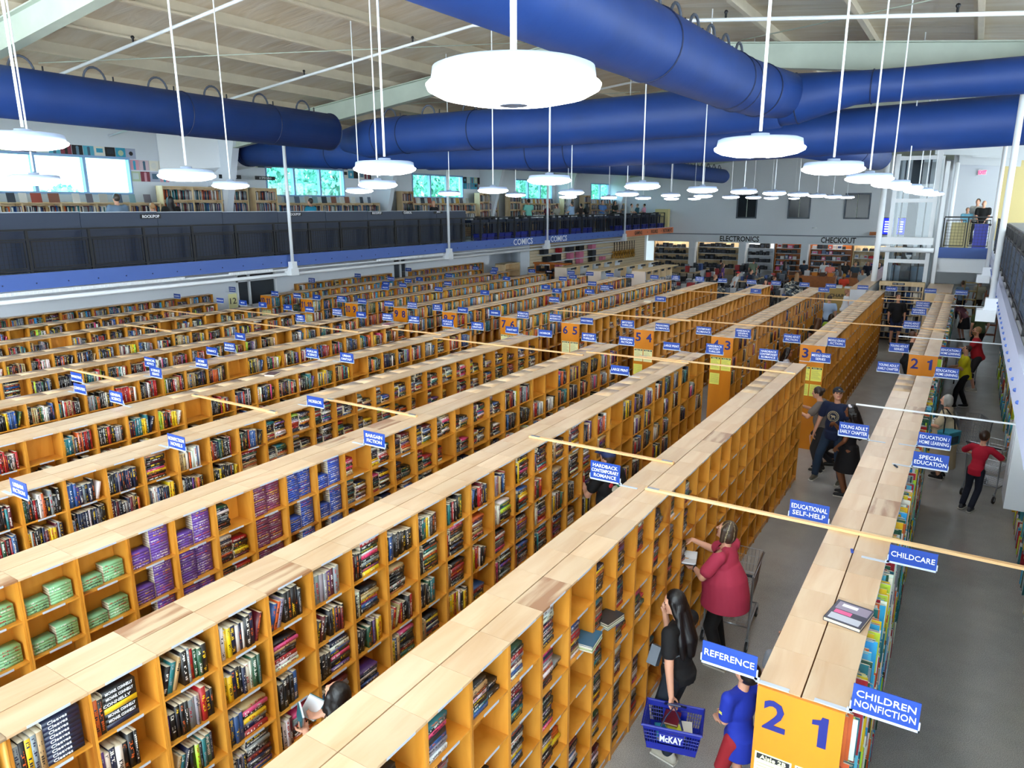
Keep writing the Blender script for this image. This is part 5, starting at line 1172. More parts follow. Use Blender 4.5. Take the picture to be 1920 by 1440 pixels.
# --- the boy in blue behind the reference sign, and the small head beside him
p = person('boy with dark hair in a royal blue T-shirt and red shorts behind the reference sign', (-1.10, 5.22), 60, 1.47, .95, .05, (0, -.5), L=(-.06, .26, .98), R=(.10, .28, 1.0), top='#1b34b0', bottom='#a3202c', legs='shorts', hair='#17100e', style='short', child=True, sleeve=.75, curl=(.9, .9), hem=.70, cat='person')
w_ = p['eL'].lerp(p['sp'](-.17, 0, .45), .45)
MB().obox(w_+Vector((-.066, .0, 0)), (.003, .035, .008)).obox(w_+Vector((-.066, .0, .014)), (.003, .03, .008)).obox(w_+Vector((-.066, 0, .007)), (.003, .012, .02)).build('sleeve_mark', M['yellow'], p['t'])
person('small child with short brown hair, only the head showing beside the first row', (-.98, 6.22), 20, 1.22, .9, .0, (.3, -.1), top='#8a8f98', bottom='#3a4252', hair='#4a3426', style='short', child=True)
# --- capped person between the third and fourth rows
p = person('person in a navy cap and black T-shirt with a bright printed back', (-3.72, 8.36), 70, 1.84, 1.15, .05, (.1, -.1), L=(-.12, .36, 1.2), top='#101014', bottom='#2a2f38', hair='#3a2a20', style='short', hat='#1c2c5c', curl=(.6, .6))
for k, (dx, dz, r, c) in enumerate(((0, .3, .06, '#d9d4c4'), (-.07, .36, .04, '#c22f3a'), (.07, .34, .045, '#2f8a5a'), (0, .2, .05, '#3a8f63'), (.08, .22, .03, '#e8742a'), (-.08, .22, .035, '#d8d0bc'), (.02, .4, .03, '#c22f3a'))):
    MB().ball(p['sp'](dx, -.118, dz), (r, .012, r*.8), 12, 8, p['RL']).build('back_print', cmat(c), p['t'])
# --- group by the far end of the second row
p = person('man in a navy cap and navy T-shirt with a round pale emblem, feet apart', (-1.70, 13.72), 168, 1.80, 1.12, .0, (.55, -.25), L=(-.26, .16, .86), R=(.34, .05, .82), fL=(-.20, .02, .085), fR=(.24, .06, .085), top='#142244', bottom='#23374f', hair='#3a2a1c', style='short', hat='#161c2c', sleeve=.6, shoes='#5d5b50', hem=.80)
ring = MB()
ring.path([p['sp'](.095*math.cos(2*PI*k/28), .128, .30+.095*math.sin(2*PI*k/28)) for k in range(28)], .005, 6, closed=True).path([p['sp'](.066*math.cos(2*PI*k/24), .132, .30+.066*math.sin(2*PI*k/24)) for k in range(24)], .004, 6, closed=True)
for k in range(18):
    a = 2*PI*k/18; ring.obox(p['sp'](.081*math.cos(a), .130, .30+.081*math.sin(a)), (.010, .006, .014), (0, -a, 0))
ring.ball(p['sp'](-.005, .128, .30), (.035, .012, .02)).ball(p['sp'](.03, .128, .31), (.015, .012, .014)).cap(p['sp'](-.025, .13, .28), p['sp'](-.03, .13, .265), .006, .006).cap(p['sp'](.02, .13, .285), p['sp'](.02, .13, .265), .006, .006)
ring.build('shirt_emblem', cmat('#cfc3a0'), p['t'], smooth=True)
MB().obox(p['hp'](0, .095, .075), (.03, .006, .014)).build('cap_badge', cmat('#cdbb77'), p['t'])
p = person('person with long dark hair and pale hair clip, pointing, in black top and skirt', (-1.36, 13.12), 92, 1.66, 1.08, .0, (-.1, .1), R=(-.02, .30, 1.36), L=(-.16, .20, .95), elbowR=(.6, 0, -1), elbowL=(-1, -.4, 0), skin='skin3', top='#15131a', bottom='#0e0d12', legs='skirt', hair='#15100f', style='curly', shoes='#17181c', curl=(.5, .3), sleeve=.5)
MB().ball(p['hp'](-.06, .0, .10), (.03, .03, .022)).ball(p['hp'](-.03, .02, .12), (.022, .025, .02)).build('hair_clip', cmat('#e9e6f2', .3), p['t'], smooth=True)
p = person('person in a grey-brown T-shirt leaning on the row end with both hands', (-1.95, 14.15), 86, 1.68, 1.3, .22, (-.05, .1), L=(-.20, .46, 1.22), R=(.16, .46, 1.24), top='#79706a', bottom='#2b2a2c', hair='#3a2a22', style='bun', sleeve=.6, curl=(.5, .5), hands=((0, 1, 0), (0, 1, 0)))
MB().path([p['sp'](.16, .05, .47), p['sp'](.0, .14, .25), p['sp'](-.12, .08, .05)], .008, 6).build('bag_strap', M['black'], p['t'])
p = person('toddler with reddish hair in a black T-shirt and patterned blue trousers', (-2.02, 14.32), 190, .93, .95, .0, (.3, -.2), top='#17171a', bottom='#2b3558', hair='#8a4a22', style='short', child=True, fine=True, R=(.3, .1, 1.0), shoes='#d9a08a', sleeve=.5)
p = person('crouching person in dark clothes behind the man in the navy cap', (-1.75, 14.75), 110, 1.62, 1.05, .5, (0, -.3), hipdrop=.42, top='#1a2a4a', bottom='#1c1e26', hair='#221812', style='short', fL=(-.14, .12, .085), fR=(.14, -.1, .085), L=(-.15, .4, .6), R=(.15, .4, .6), fine=False)
# --- right aisle
p = person('grey-haired woman in beige holding a white fluffy bundle, teal cooler bag on her shoulder', (.02, 14.95), 80, 1.62, 1.35, .08, (0, -.1), L=(-.16, .26, 1.10), R=(.02, .30, 1.12), elbowL=(-1, -.3, -.6), top='#c9b99a', bottom='#b9a88a', legs='longskirt', hair='#a5a49e', style='bob', shoes='#1c1a1a', curl=(.9, .9), sleeve=.75, hem=.74)
d = MB(); c = p['sp'](-.02, .26, .22)
for k in range(16):
    rr = random.Random(k); d.ball(c+Vector((rr.uniform(-.10, .10), rr.uniform(-.05, .05), rr.uniform(-.07, .08))), rr.uniform(.03, .055), 8, 6)
o = d.build('fluffy_bundle', cmat('#e6e3df', .9), None, smooth=True, loc=toworld(p, (0, 0, 0)), rot=(0, 0, p['yaw'])); tag(o, 'white fluffy bundle with a pink band held against the beige top', 'bundle')
MB().obox(c+Vector((.0, .02, .09)), (.08, .07, .03), (.3, .3, 0)).build('pink_band', cmat('#d98a9c'), o)
bx = toworld(p, p['sp'](-.33, -.12, .02)); t = empty('cooler_bag', tuple(bx), math.radians(60)); tag(t, 'teal soft cooler bag with black strap hanging at the grey-haired woman’s side', 'bag')
MB().obox((0, 0, 0), (.34, .22, .22)).build('bag_body', cmat('#2d7f96', .6), t); MB().obox((0, 0, .118), (.35, .23, .02)).build('lid', cmat('#3f9fb6', .6), t); MB().obox((0, -.115, -.02), (.2, .01, .13)).build('pocket', cmat('#1c3a4a', .7), t)
MB().path([(-.17, 0, .1), (-.14, .02, .35), (-.1, .12, .52), (.02, .12, .5), (.15, .02, .3), (.17, 0, .1)], .012, 6).build('shoulder_strap', M['black'], t, smooth=True)
p = person('boy in a red T-shirt and dark trousers leaning on a shopping cart', (.52, 13.55), -22, 1.36, .92, .28, (0, -.1), L=(-.24, .42, 1.12), R=(.28, .42, 1.12), fL=(-.13, -.1, .10), fR=(.06, -.16, .10), elbowL=(-1, 0, -.5), elbowR=(1, 0, -.5), top='#c01232', bottom='#141a2c', hair='#3a241a', style='short', child=True, shoes='#34373f', sleeve=.8, curl=(.9, .9), hem=.80, hands=((0, .5, 0), (0, .5, 0)))
p = person('person in a bright yellow T-shirt and black trousers with a thin cross strap', (.26, 20.75), 100, 1.62, 1.38, .12, (0, -.35), L=(-.05, .36, 1.10), R=(.1, .36, 1.1), top='#e9da1c', bottom='#14141a', hair='#3a2018', style='short', shoes='#1d1a18', sleeve=.7, hem=.80, fL=(-.05, .18, .085), fR=(.10, -.12, .085))
MB().path([p['sp'](.13, -.10, .45), p['sp'](0, -.165, .22), p['sp'](-.13, -.13, .0)], .006, 6).build('bag_strap', M['black'], p['t']); MB().obox(p['sp'](-.12, -.15, -.02), (.12, .03, .1)).build('small_bag', M['black'], p['t'])
person('bearded person with glasses in a red T-shirt and dark shorts, reaching to the shelf', (.52, 22.9), 92, 1.80, 1.25, .22, (.1, -.3), L=(-.2, .5, 1.15), top='#c8202e', bottom='#3a3438', legs='shorts', hair='#a5784e', style='short', beard=True, shoes='#b9b4ac')
person('person in an olive green T-shirt and black shorts with back to the camera', (.55, 27.8), 28, 1.80, 1.2, .1, (0, -.3), top='#4a5a34', bottom='#15161a', legs='shorts', hair='#3a2a20', style='short', fine=False)
person('person bending forward in a spotted black skirt and mauve top', (.12, 31.5), 60, 1.62, 1.0, .75, (0, -.2), top='#8a5560', bottom='#22222a', legs='skirt', hair='#2c1c18', style='bun', fine=False)
person('person in a pale blue plaid shirt seen from behind, far down the right aisle', (-.1, 37.5), 10, 1.72, 1.1, .1, (0, 0), top='#8fa9c4', bottom='#2b3448', hair='#6a5038', style='short', fine=False)
person('person in a cream shirt far down the right aisle', (.55, 38.2), 20, 1.72, 1.0, .05, (0, 0), top='#d8cdb0', bottom='#5a4a3a', hair='#4a3424', style='short', fine=False)
person('person in a black polo shirt and navy shorts standing in the aisle beyond row 3-2', (-1.98, 29.2), 190, 1.86, 1.25, .0, (.3, -.3), top='#10121a', bottom='#1c2850', legs='shorts', hair='#7a4a34', style='short', fine=True, shoes='#1a1a1c', sleeve=.7, hem=.78)
person('person in a black T-shirt browsing, seen from behind past the young adult signs', (-1.08, 21.3), -65, 1.78, 1.15, .18, (-.1, -.3), top='#121215', bottom='#23262c', hair='#5a3a28', style='short', fine=True)
person('person with long dark wavy hair in a pale top between the hardback rows', (-3.45, 17.9), -75, 1.66, 1.0, .0, (-.1, .1), skin='skin2', top='#c9c6cc', bottom='#2a2a30', hair='#241712', style='long')
person('person in a lime green top in the aisle beyond row 3-2', (-3.45, 24.4), 20, 1.66, 1.05, .1, (0, -.2), top='#a9c83a', bottom='#2a2c30', hair='#3a2a1c', style='long', fine=False)
person('person with long brown curly hair in black beside the lime green top', (-3.75, 23.7), -20, 1.60, 1.0, .15, (0, -.3), top='#1a1a1e', bottom='#22242a', hair='#5a3a20', style='curly', fine=False)
person('person in a light blue T-shirt seen from behind at the end of the hardback aisle', (-4.15, 28.4), 10, 1.78, 1.1, .05, (0, 0), top='#a9c4e6', bottom='#2b3c64', hair='#3a2a22', style='short', fine=False)
person('person in a white sleeveless shirt looking down at a handheld item', (-3.95, 31.0), -60, 1.78, 1.35, .15, (0, -.5), top='#e6e6ea', bottom='#20222a', hair='#a06a4c', style='short', sleeveless=True, fine=False, R=(.1, .35, 1.1), L=(-.1, .35, 1.1))
person('child in a turquoise T-shirt near the electronics tables', (-8.2, 37.8), -80, 1.5, 1., .05, (0, -.2), top='#5fc0c4', bottom='#3a4458', hair='#8a5a38', style='short', fine=False)
person('person with long tan hair in black beside the turquoise T-shirt', (-7.2, 38.2), 5, 1.72, 1.1, .1, (0, -.2), top='#15151a', bottom='#1c1e26', hair='#a5784c', style='long', fine=False)
person('person in an orange-red draped dress near the charity bin', (-5.2, 39.5), 30, 1.65, 1.0, .0, (0, 0), skin='skin3', top='#e2452a', bottom='#d83a2a', legs='longskirt', hair='#c9923a', style='bun', fine=False)
person('person in a light grey T-shirt next to the orange-red dress', (-4.55, 41.2), 150, 1.76, 1.1, .1, (0, -.3), skin='skin2', top='#b7bcc2', bottom='#2a2f3a', hair='#1c1412', style='short', fine=False)
person('person in a charcoal T-shirt bending over a table in the electronics area', (-10.6, 35.0), -50, 1.78, 1.2, .5, (0, -.3), top='#4a5058', bottom='#15161a', hair='#a8785c', style='short', fine=False)
person('person in a white T-shirt with a red cap bending over the same table', (-10.2, 37.6), -60, 1.75, 1.1, .45, (0, -.3), top='#e6e6ea', bottom='#2a3040', hair='#2a1c18', style='short', hat='#c81e2a', fine=False)
person('person in a navy T-shirt behind the red cap', (-9.7, 38.8), -90, 1.75, 1.1, .2, (0, -.3), top='#1c2640', bottom='#2a3040', hair='#2a1c18', style='short', fine=False)
person('person in a white T-shirt with arms folded at a clothes rack', (-7.75, 34.2), 170, 1.68, 1.2, .0, (0, 0), top='#e2e4ea', bottom='#22304f', hair='#4a3026', style='long', L=(.1, .25, 1.15), R=(-.1, .25, 1.15), fine=False)
far = [(-13.0, 45, '#2b2f3c', '#3a2a22', 20), (-12.2, 42.5, '#6a4a8a', '#5a4030', -60), (-11.4, 46.5, '#7a8a78', '#3a2a22', 0), (-9.4, 46, '#55677a', '#2a1c14', 10), (-8.5, 47, '#1a2a3a', '#1a1210', 30), (-7.4, 47.5, '#e6e6ea', '#1a1210', 170), (-6.9, 46.2, '#f08a80', '#2a1c14', 10), (-6.3, 47.8, '#2a2a2e', '#2a1c14', 190), (-5.6, 46.8, '#46586a', '#d9b56a', 160), (-5.1, 48.2, '#1c2438', '#8a6a4c', 180), (-4.4, 47.3, '#1a1d2c', '#2a1c14', 175), (-6.0, 43.6, '#8a8f9a', '#5a4030', 60)]
for j, (x, y, c, h, yw) in enumerate(far):
    person('shopper in %s in the crowd below the checkout wall, %s from the left' % ({'#e6e6ea': 'white', '#f08a80': 'coral pink', '#6a4a8a': 'purple', '#7a8a78': 'sage grey', '#8a8f9a': 'pale grey'}.get(c, 'dark clothing'), ORD[sorted([f[0]/f[1] for f in far]).index(x/y)+1]), (x, y), yw, 1.72, 1.05+.1*(j % 3), .1, (0, -.2), top=c, bottom='#23262e', hair=h, style=('short', 'long')[j % 2], fine=False, group='shoppers near the checkout')
# --- upstairs, left mezzanine and landing
up = [(11.95, 5.30, '#7e97b2', '#4a4038', 90, 'pale blue-grey T-shirt, back turned', 1.22), (13.6, 5.22, '#1a1718', '#171112', 80, 'dark top with long dark curls', 1.0), (13.0, 5.05, '#e2dcd6', '#b8895c', 80, 'pale top, a small blond child', .9), (19.2, 5.2, '#2aa3c8', '#3a302a', 100, 'turquoise T-shirt', 1.25), (24.9, 5.1, '#17171a', '#15100f', 90, 'black top with long black hair', .95), (26.5, 5.15, '#1a1c24', '#a8785c', 100, 'dark shirt, nearly bald', 1.3),
      (34.7, 5.27, '#7fcfc0', '#2a1c14', 60, 'mint green T-shirt', 1.1), (36.8, 5.0, '#5a1c30', '#6a5a4c', 90, 'maroon T-shirt', 1.2), (37.9, 5.05, '#a8a498', '#6a4a38', 70, 'beige checked shirt', 1.0), (39.8, 5.15, '#a9c8ec', '#3a3430', 90, 'light blue shirt, back turned', 1.25), (41.0, 5.0, '#2a1c1c', '#1a1210', 80, 'dark top between two others', .9), (41.8, 5.05, '#101214', '#0e0c0c', 80, 'black top near the rail', 1.0), (44.0, 5.24, '#5a86c8', '#5a4030', -120, 'blue T-shirt and jeans', 1.05), (45.9, 5.2, '#22302c', '#1a1512', -100, 'dark green top and head scarf', 1.15), (48.8, 5.0, '#d8d2cc', '#1a1512', -90, 'cream top leaning forward', 1.0), (50.0, 5.1, '#2a5a6a', '#7a6a5a', 90, 'teal print top', 1.1), (51.3, 5.1, '#f0a8c0', '#2a1c14', 90, 'pink top at the far rail', .95)]
for j, (y, zh, c, h, yw, d_, bk) in enumerate(up):
    H = min(1.95, zh-3.42+.10) if zh > 5.1 else 1.70
    person('person upstairs on the left mezzanine in a %s' % d_, (-20.75 if y < 27 else -20.68, y), yw, H, bk, .08, (0, -.25), top=c, bottom='#2a3a5c' if j % 2 else '#2c2c30', hair=h, style='long' if 'long' in d_ or 'near the rail' in d_ or 'scarf' in d_ else ('bald' if 'bald' in d_ else 'short'), fine=False, floor=3.42, L=(-.15, .35, 1.1), R=(.15, .35, 1.1))
person('child in a light blue top at the landing table', (-.30, 33.3), 180, 1.45, .95, .1, (0, -.4), top='#7fc4e0', bottom='#2a3a5c', hair='#2a1c14', style='short', fine=False, floor=3.42, L=(-.12, .32, .95), R=(.12, .32, .95))
person('bald man in a black T-shirt leaning over the landing table', (.22, 33.2), 175, 1.74, 1.2, .35, (0, -.4), top='#121214', bottom='#22242a', hair='#a8785c', style='bald', fine=False, floor=3.42, L=(-.12, .36, .95), R=(.12, .36, .95))
person('dark-haired man bending behind the bald man on the landing', (.05, 34.0), 160, 1.80, 1.1, .3, (0, -.4), top='#c9c6c0', bottom='#22242a', hair='#1c1412', style='short', fine=False, floor=3.42)
# ------------------------------------------------------------------ shopping carts
def cart(loc, rz, lab, s=1.):
    t = empty('shopping_cart', (*loc, 0), rz); tag(t, lab, 'cart')
    # handle at y=0, basket forward (+y)
    W0, W1 = .27, .22; z0, z1 = .52, .98
    f = MB()
    for q in (-1, 1):
        f.path([(q*W0, -.02, .99), (q*W0, .04, .93), (q*.25, .10, .30), (q*.25, .06, .13)], .0125, 8).path([(q*.25, .08, .26), (q*.20, .80, .22), (q*.19, .86, .14)], .0125, 8).path([(q*W0, .05, .92), (q*.235, .82, .90)], .008, 6)
    f.path([(-.25, .10, .28), (.25, .10, .28)], .01, 6).path([(-.2, .8, .22), (.2, .8, .22)], .01, 6); f.build('frame', M['chrome'], t, smooth=True)
    MB().path([(-W0, -.03, .995), (W0, -.03, .995)], .016, 10).build('handle', mat('grey_handle_grip', '#3a4048', .5) if 'grey_handle_grip' not in D.materials else D.materials['grey_handle_grip'], t, smooth=True)
    g = MB(); n = 11
    P = lambda q, u, k: (q*(W0+(W1-W0)*u)*(.86+.14*k), .08+.76*u*(.93+.07*k), z0+(z1-z0-.07*u)*k+.0)
    for q in (-1, 1):
        for i in range(19): u = i/18; g.path([P(q, u, 0), P(q, u, 1)], .0022, 4, caps=False)
        for k in (0, .25, .5, .75, 1): g.path([P(q, 0, k), P(q, 1, k)], .003, 4, caps=False)
    for u in (0, 1):
        for i in range(n): a = -1+2*i/(n-1); g.path([P(a, u, 0), P(a, u, 1)], .0022, 4, caps=False)
        for k in (0, .25, .5, .75, 1): g.path([P(-1, u, k), P(1, u, k)], .003, 4, caps=False)
    for i in range(n): a = -1+2*i/(n-1); g.path([P(a, 0, 0), P(a, 1, 0)], .0022, 4, caps=False)
    for i in range(12): u = i/11; g.path([P(-1, u, 0), P(1, u, 0)], .0022, 4, caps=False)
    g.build('wire_basket', M['chrome'], t)
    g = MB()
    for i in range(9): a = -.2+.05*i; g.path([(a, .1, .27), (a*.9, .8, .22)], .003, 4, caps=False)
    for i in range(8): g.path([(-.22, .12+i*.09, .268-i*.006), (.22, .12+i*.09, .268-i*.006)], .003, 4, caps=False)
    g.build('lower_rack', M['chrome'], t)
    for q in (-1, 1):
        for x, y in ((q*.25, .05), (q*.19, .87)):
            w_ = MB().path([(x-.012, y, .065), (x+.012, y, .065)], .063, 18); wo = w_.build('wheel', M['rubber'], t, smooth=False)
            MB().path([(x-.014, y, .065), (x+.014, y, .065)], .03, 12).build('hub', M['label'], wo); MB().box(x-.018, x-.014, y-.01, y+.01, .05, .16).box(x+.014, x+.018, y-.01, y+.01, .05, .16).box(x-.02, x+.02, y-.015, y+.015, .14, .165).build('caster_fork', M['chrome'], t)
    return t
cart((-1.86, 7.50), math.radians(2), 'chrome wire shopping cart behind the person in the pink top')
cart((.60, 14.08), math.radians(-22), 'chrome wire shopping cart pushed by the boy in red')
cart((.48, 15.75), math.radians(8), 'chrome wire shopping cart beside the grey-haired woman')
cart((.30, 23.5), math.radians(5), 'shopping cart in front of the person in the red T-shirt')
# ------------------------------------------------------------------ upstairs: record shelves, posters, tables, blue bins
def shelf_unit(name, lab, x, y0, y1, z0, zs, dep, face, mm, cat='shelf', group=None, back=True):
    """open shelving seen from its front; FACE is +1 (opens to +x) or -1"""
    t = empty(name, (x, y0, z0)); tag(t, lab, cat, group); L_ = y1-y0; h = zs[-1]+.02
    xa, xb = sorted((0, -face*dep))
    MB().box(xa, xb, 0, .03, 0, h).build('side_panel', mm, t); MB().box(xa, xb, L_-.03, L_, 0, h).build('side_panel', mm, t)
    if back: MB().box(min(-face*dep, -face*(dep-.015)), max(-face*dep, -face*(dep-.015)), 0, L_, 0, h).build('back_panel', mm, t)
    for z in zs: MB().box(xa, xb, .03, L_-.03, z-.02, z).build('shelf_board', mm, t)
    n = max(1, round(L_/1.05))
    for i in range(1, n): MB().box(xa, xb, L_*i/n-.015, L_*i/n+.015, 0, h-.02).build('divider', mm, t)
    return t
tan = M['palewood']; media = []
def media_row(x, y0, y1, z, h, dep, face, rng, dens=.9, tr=(.012, .03), pal=None):
    y = y0
    while y < y1:
        t = rng.uniform(*tr); hh = h*rng.uniform(.82, 1)
        if rng.random() < dens: media.append((x-face*.02, x-face*(dep*.7), y, y+t-.001, z, z+hh, rng.choice(pal) if pal else rng.choice(PN)))
        y += t
PASTEL = ['grey', 'white', 'navy', 'maroon', 'tan', 'teal', 'black', 'grey', 'white', 'blue', 'orange']
low = [(3.0, 14.2), (18.9, 24.5), (26.8, 31.9), (36.5, 41), (45.5, 51.5)]; tall = [(14.3, 17.6, 6.0), (17.9, 18.9, 5.95), (26.0, 26.8, 5.8), (32.2, 34.0, 5.95), (35.2, 36.4, 5.8), (41.6, 42.9, 5.9), (44.4, 45.4, 5.9)]
for j, (a, c) in enumerate(low):
    shelf_unit('record_shelf', 'low pale wooden media shelf under the mezzanine windows, %s from the left' % ORD[j+1], -22.2, a, c, 3.42, [.1, .5, .9, 1.3, 1.68], .4, 1, tan, 'shelf', 'low media shelves under the windows')
    for z in (3.92, 4.32, 4.72): media_row(-22.22, a+.05, c-.05, z, .3, .4, 1, random.Random(j*9+int(z*10)), .93, (.01, .05), PASTEL)
    rng = random.Random(j+40); y = a+.2; k = 0
    while y < c-.3:                                       # sleeves standing face-out on top
        w_ = rng.uniform(.18, .30); o = MB().hexa([(-.012, -w_/2, 0), (0, -w_/2, 0), (0, w_/2, 0), (-.012, w_/2, 0), (-.052, -w_/2, .26), (-.04, -w_/2, .26), (-.04, w_/2, .26), (-.052, w_/2, .26)]).build('record_sleeve', cmat(random.Random(k*7+j).choice(['#8a5a48', '#6f6a74', '#b8b4ac', '#5c6a80', '#a04a3c', '#38404c', '#c8a04a', '#d8d6d0', '#7fa0a8']), .6), None, loc=(-22.32, y, 5.103))
        tag(o, 'record sleeve standing face-out on the low shelf under the mezzanine windows', 'record', 'record sleeves under the windows'); y += w_+rng.uniform(.05, .35); k += 1
for j, (a, c, zt) in enumerate(tall):
    zs = [.1+.42*i for i in range(7) if 3.42+.1+.42*i < zt+.01]
    shelf_unit('media_shelf', 'tall pale wooden media shelf against the mezzanine wall, %s from the left' % ORD[j+1], -22.2, a, c, 3.42, zs, .35, 1, tan, 'shelf', 'tall media shelves upstairs')
    for z in zs[:-1]: media_row(-22.22, a+.05, c-.05, 3.42+z, .33, .35, 1, random.Random(j*31+int(z*10)), .9, (.01, .03), PASTEL)
if True:
    for j, (y_, s_) in enumerate(((16.9, '# SPECIALS'), (18.4, '# SPECIALS'))):
        t = tag(MB().box(-22.19, -22.18, y_-.45, y_+.45, 5.92, 6.05).build('genre_plate', M['blackink']), 'black heading plate on the tall media shelf upstairs, %s' % ORD[j+1], 'sign', 'genre plates upstairs'); lettering(s_, .11, M['ink'], t, (-22.175, y_, 5.985), '+x', fit=(.8, .08))
pcol = ['#3aa0c0', '#d8c0c8', '#a8b0c8', '#4a6a80', '#c8d8d8', '#24201f', '#1f1c20', '#d8a0b0', '#58b0c8', '#e0e0da', '#8a3a4a', '#6a8aa0', '#e8e4d8', '#28303c', '#b8c8a8']
k = 0
for (y0, n, rowsz) in ((8.6, 17, (6.62,)), (13.95, 4, (6.28, 5.93)), (18.6, 3, (6.55,)), (23.3, 6, (6.3, 6.65)), (32.0, 5, (6.3, 6.0))):
    for zz in rowsz:
        for i in range(n):
            rng = random.Random(k*13+5); t = MB().box(-.012, 0, -.155, .155, -.155, .155).build('album_poster', cmat(pcol[rng.randrange(len(pcol))], .5), None, loc=(-22.985, y0+i*.33, zz))
            tag(t, 'square album sleeve pinned to the wall around the mezzanine windows', 'poster', 'album sleeves on the wall')
            c2 = cmat(pcol[rng.randrange(len(pcol))], .5); b = MB(); 
            q = rng.randrange(3)
            if q == 0: b.path([(.001, 0, 0), (.003, 0, 0)], rng.uniform(.05, .1), 16)
            elif q == 1: b.box(.001, .003, -.1, .1, rng.uniform(-.12, -.02), .1)
            else: b.box(.001, .003, -.04, .04, -.15, .06).path([(.001, 0, .09), (.003, 0, .09)], .045, 14)
            b.build('printed_figure', c2, t); k += 1
# record tables and blue bins beyond the dark backs
for j in range(16):
    y = 27.6+j*1.5
    if y > 51: break
    t = empty('display_table', (-19.9, y, 3.42)); tag(t, 'dark display table of records behind the open railing, %s from the left' % ORD[j+1], 'table', 'display tables upstairs')
    MB().box(-.4, .4, 0, 1.4, .78, .92).build('table_top', M['slate2'], t)
    for q in (.1, 1.3):
        for x in (-.35, .35): MB().box(x-.04, x+.04, q-.04, q+.04, 0, .78).build('leg', M['slate2'], t)
    MB().box(.28, .34, .35, 1.05, 0, .78).build('modesty_panel', M['slate2'], t)
    for i in range(4):
        rng = random.Random(j*5+i); o = MB().box(-.1, .1, -.12, .12, 0, rng.uniform(.08, .16)).build('record_box', cmat(rng.choice(['#1c1c20', '#d8dade', '#2b2f3c', '#a8acb4', '#15161a']), .6), None, loc=(-19.72, y+.2+i*.33, 4.34)); tag(o, 'small box of discs standing on the display tables behind the railing', 'box', 'boxes of discs upstairs')
    if j not in (8, 9):
        for i in range(2):
            o = MB().hexa([(-.16, -.25, 0), (.16, -.25, 0), (.16, .25, 0), (-.16, .25, 0), (-.19, -.29, .3), (.19, -.29, .3), (.19, .29, .3), (-.19, .29, .3)]).build('storage_bin', M['bbasket'], None, loc=(-19.31, y+.4+i*.65, 3.422)); tag(o, 'royal blue bin on the mezzanine floor behind the railing', 'bin', 'blue bins upstairs')
struct(MB().box(-20.2, -19.2, 52.2, 52.6, 3.42, 4.7).build('wall_half_upstairs', M['cream']))
# ------------------------------------------------------------------ lower level, left: service opening, cabinets, racks
tag(lettering('12', .36, M['blackink'], MB().box(GX, GX+.02, 15.55, 15.88, 1.55, 2.1).build('number_notice', M['paper']), (GX+.022, 15.715, 1.86), '+x', fit=(.25, .2), name='number').parent, 'pale yellow notice with number 12 on the left wall', 'notice')
for n_, (x, y, w_, d_, h, m, lab) in enumerate(((-19.9, 30.6, .6, 1.4, 2.15, tan, 'pale wooden cabinet with an open top shelf before the service opening'), (-19.0, 32.2, .5, .9, 1.9, tan, 'smaller pale wooden cabinet beside the service opening'))):
    t = empty('cabinet', (x, y, 0)); tag(t, lab, 'cabinet'); MB().box(-w_/2, w_/2, 0, .03, 0, h).box(-w_/2, w_/2, d_-.03, d_, 0, h).box(-w_/2, -w_/2+.02, 0, d_, 0, h).build('carcass', m, t); MB().box(-w_/2, w_/2, 0, d_, h-.03, h).build('top', m, t)
    for z in (.1, .55, 1.0, 1.45, h-.35): MB().box(-w_/2, w_/2, .03, d_-.03, z-.02, z).build('shelf_board', m, t)
t = empty('display_case', (-17.6, 31.8, 0)); tag(t, 'reddish stained wooden display case with glass shelves', 'cabinet')
for x in (-.9, -.02, .86): MB().box(x, x+.06, -.2, .2, 0, 2.15).build('upright', M['redwood'], t)
MB().box(-.95, .97, -.25, .25, 2.15, 2.22).build('top', M['redwood'], t)
for z in (.3, .8, 1.3, 1.75): MB().box(-.84, .86, -.18, .18, z, z+.02).build('shelf_board', M['redwood'], t)
for j in range(14): rng = random.Random(j); o = MB().box(-.08, .08, -.1, .1, 0, rng.uniform(.12, .3)).build('display_item', cmat(rng.choice(['#1b1d24', '#3a4048', '#c8ccd2', '#2a2f3c']), .4), None, loc=(-18.35+.24*(j % 7), 31.75, 1.772 if j < 7 else 1.323)); tag(o, 'small dark item on the glass shelves of the reddish display case', 'item', 'items in the reddish display case')
dvd = []
def media_x(x0, x1, y, z, h, dep, rng, tr=(.012, .02), pal=('grey', 'navy', 'black', 'white', 'grey', 'blue')):
    x = x0
    while x < x1:
        t = rng.uniform(*tr)
        if rng.random() < .93: dvd.append((x, x+t-.001, y, y+dep, z, z+h*rng.uniform(.9, 1), rng.choice(pal)))
        x += t
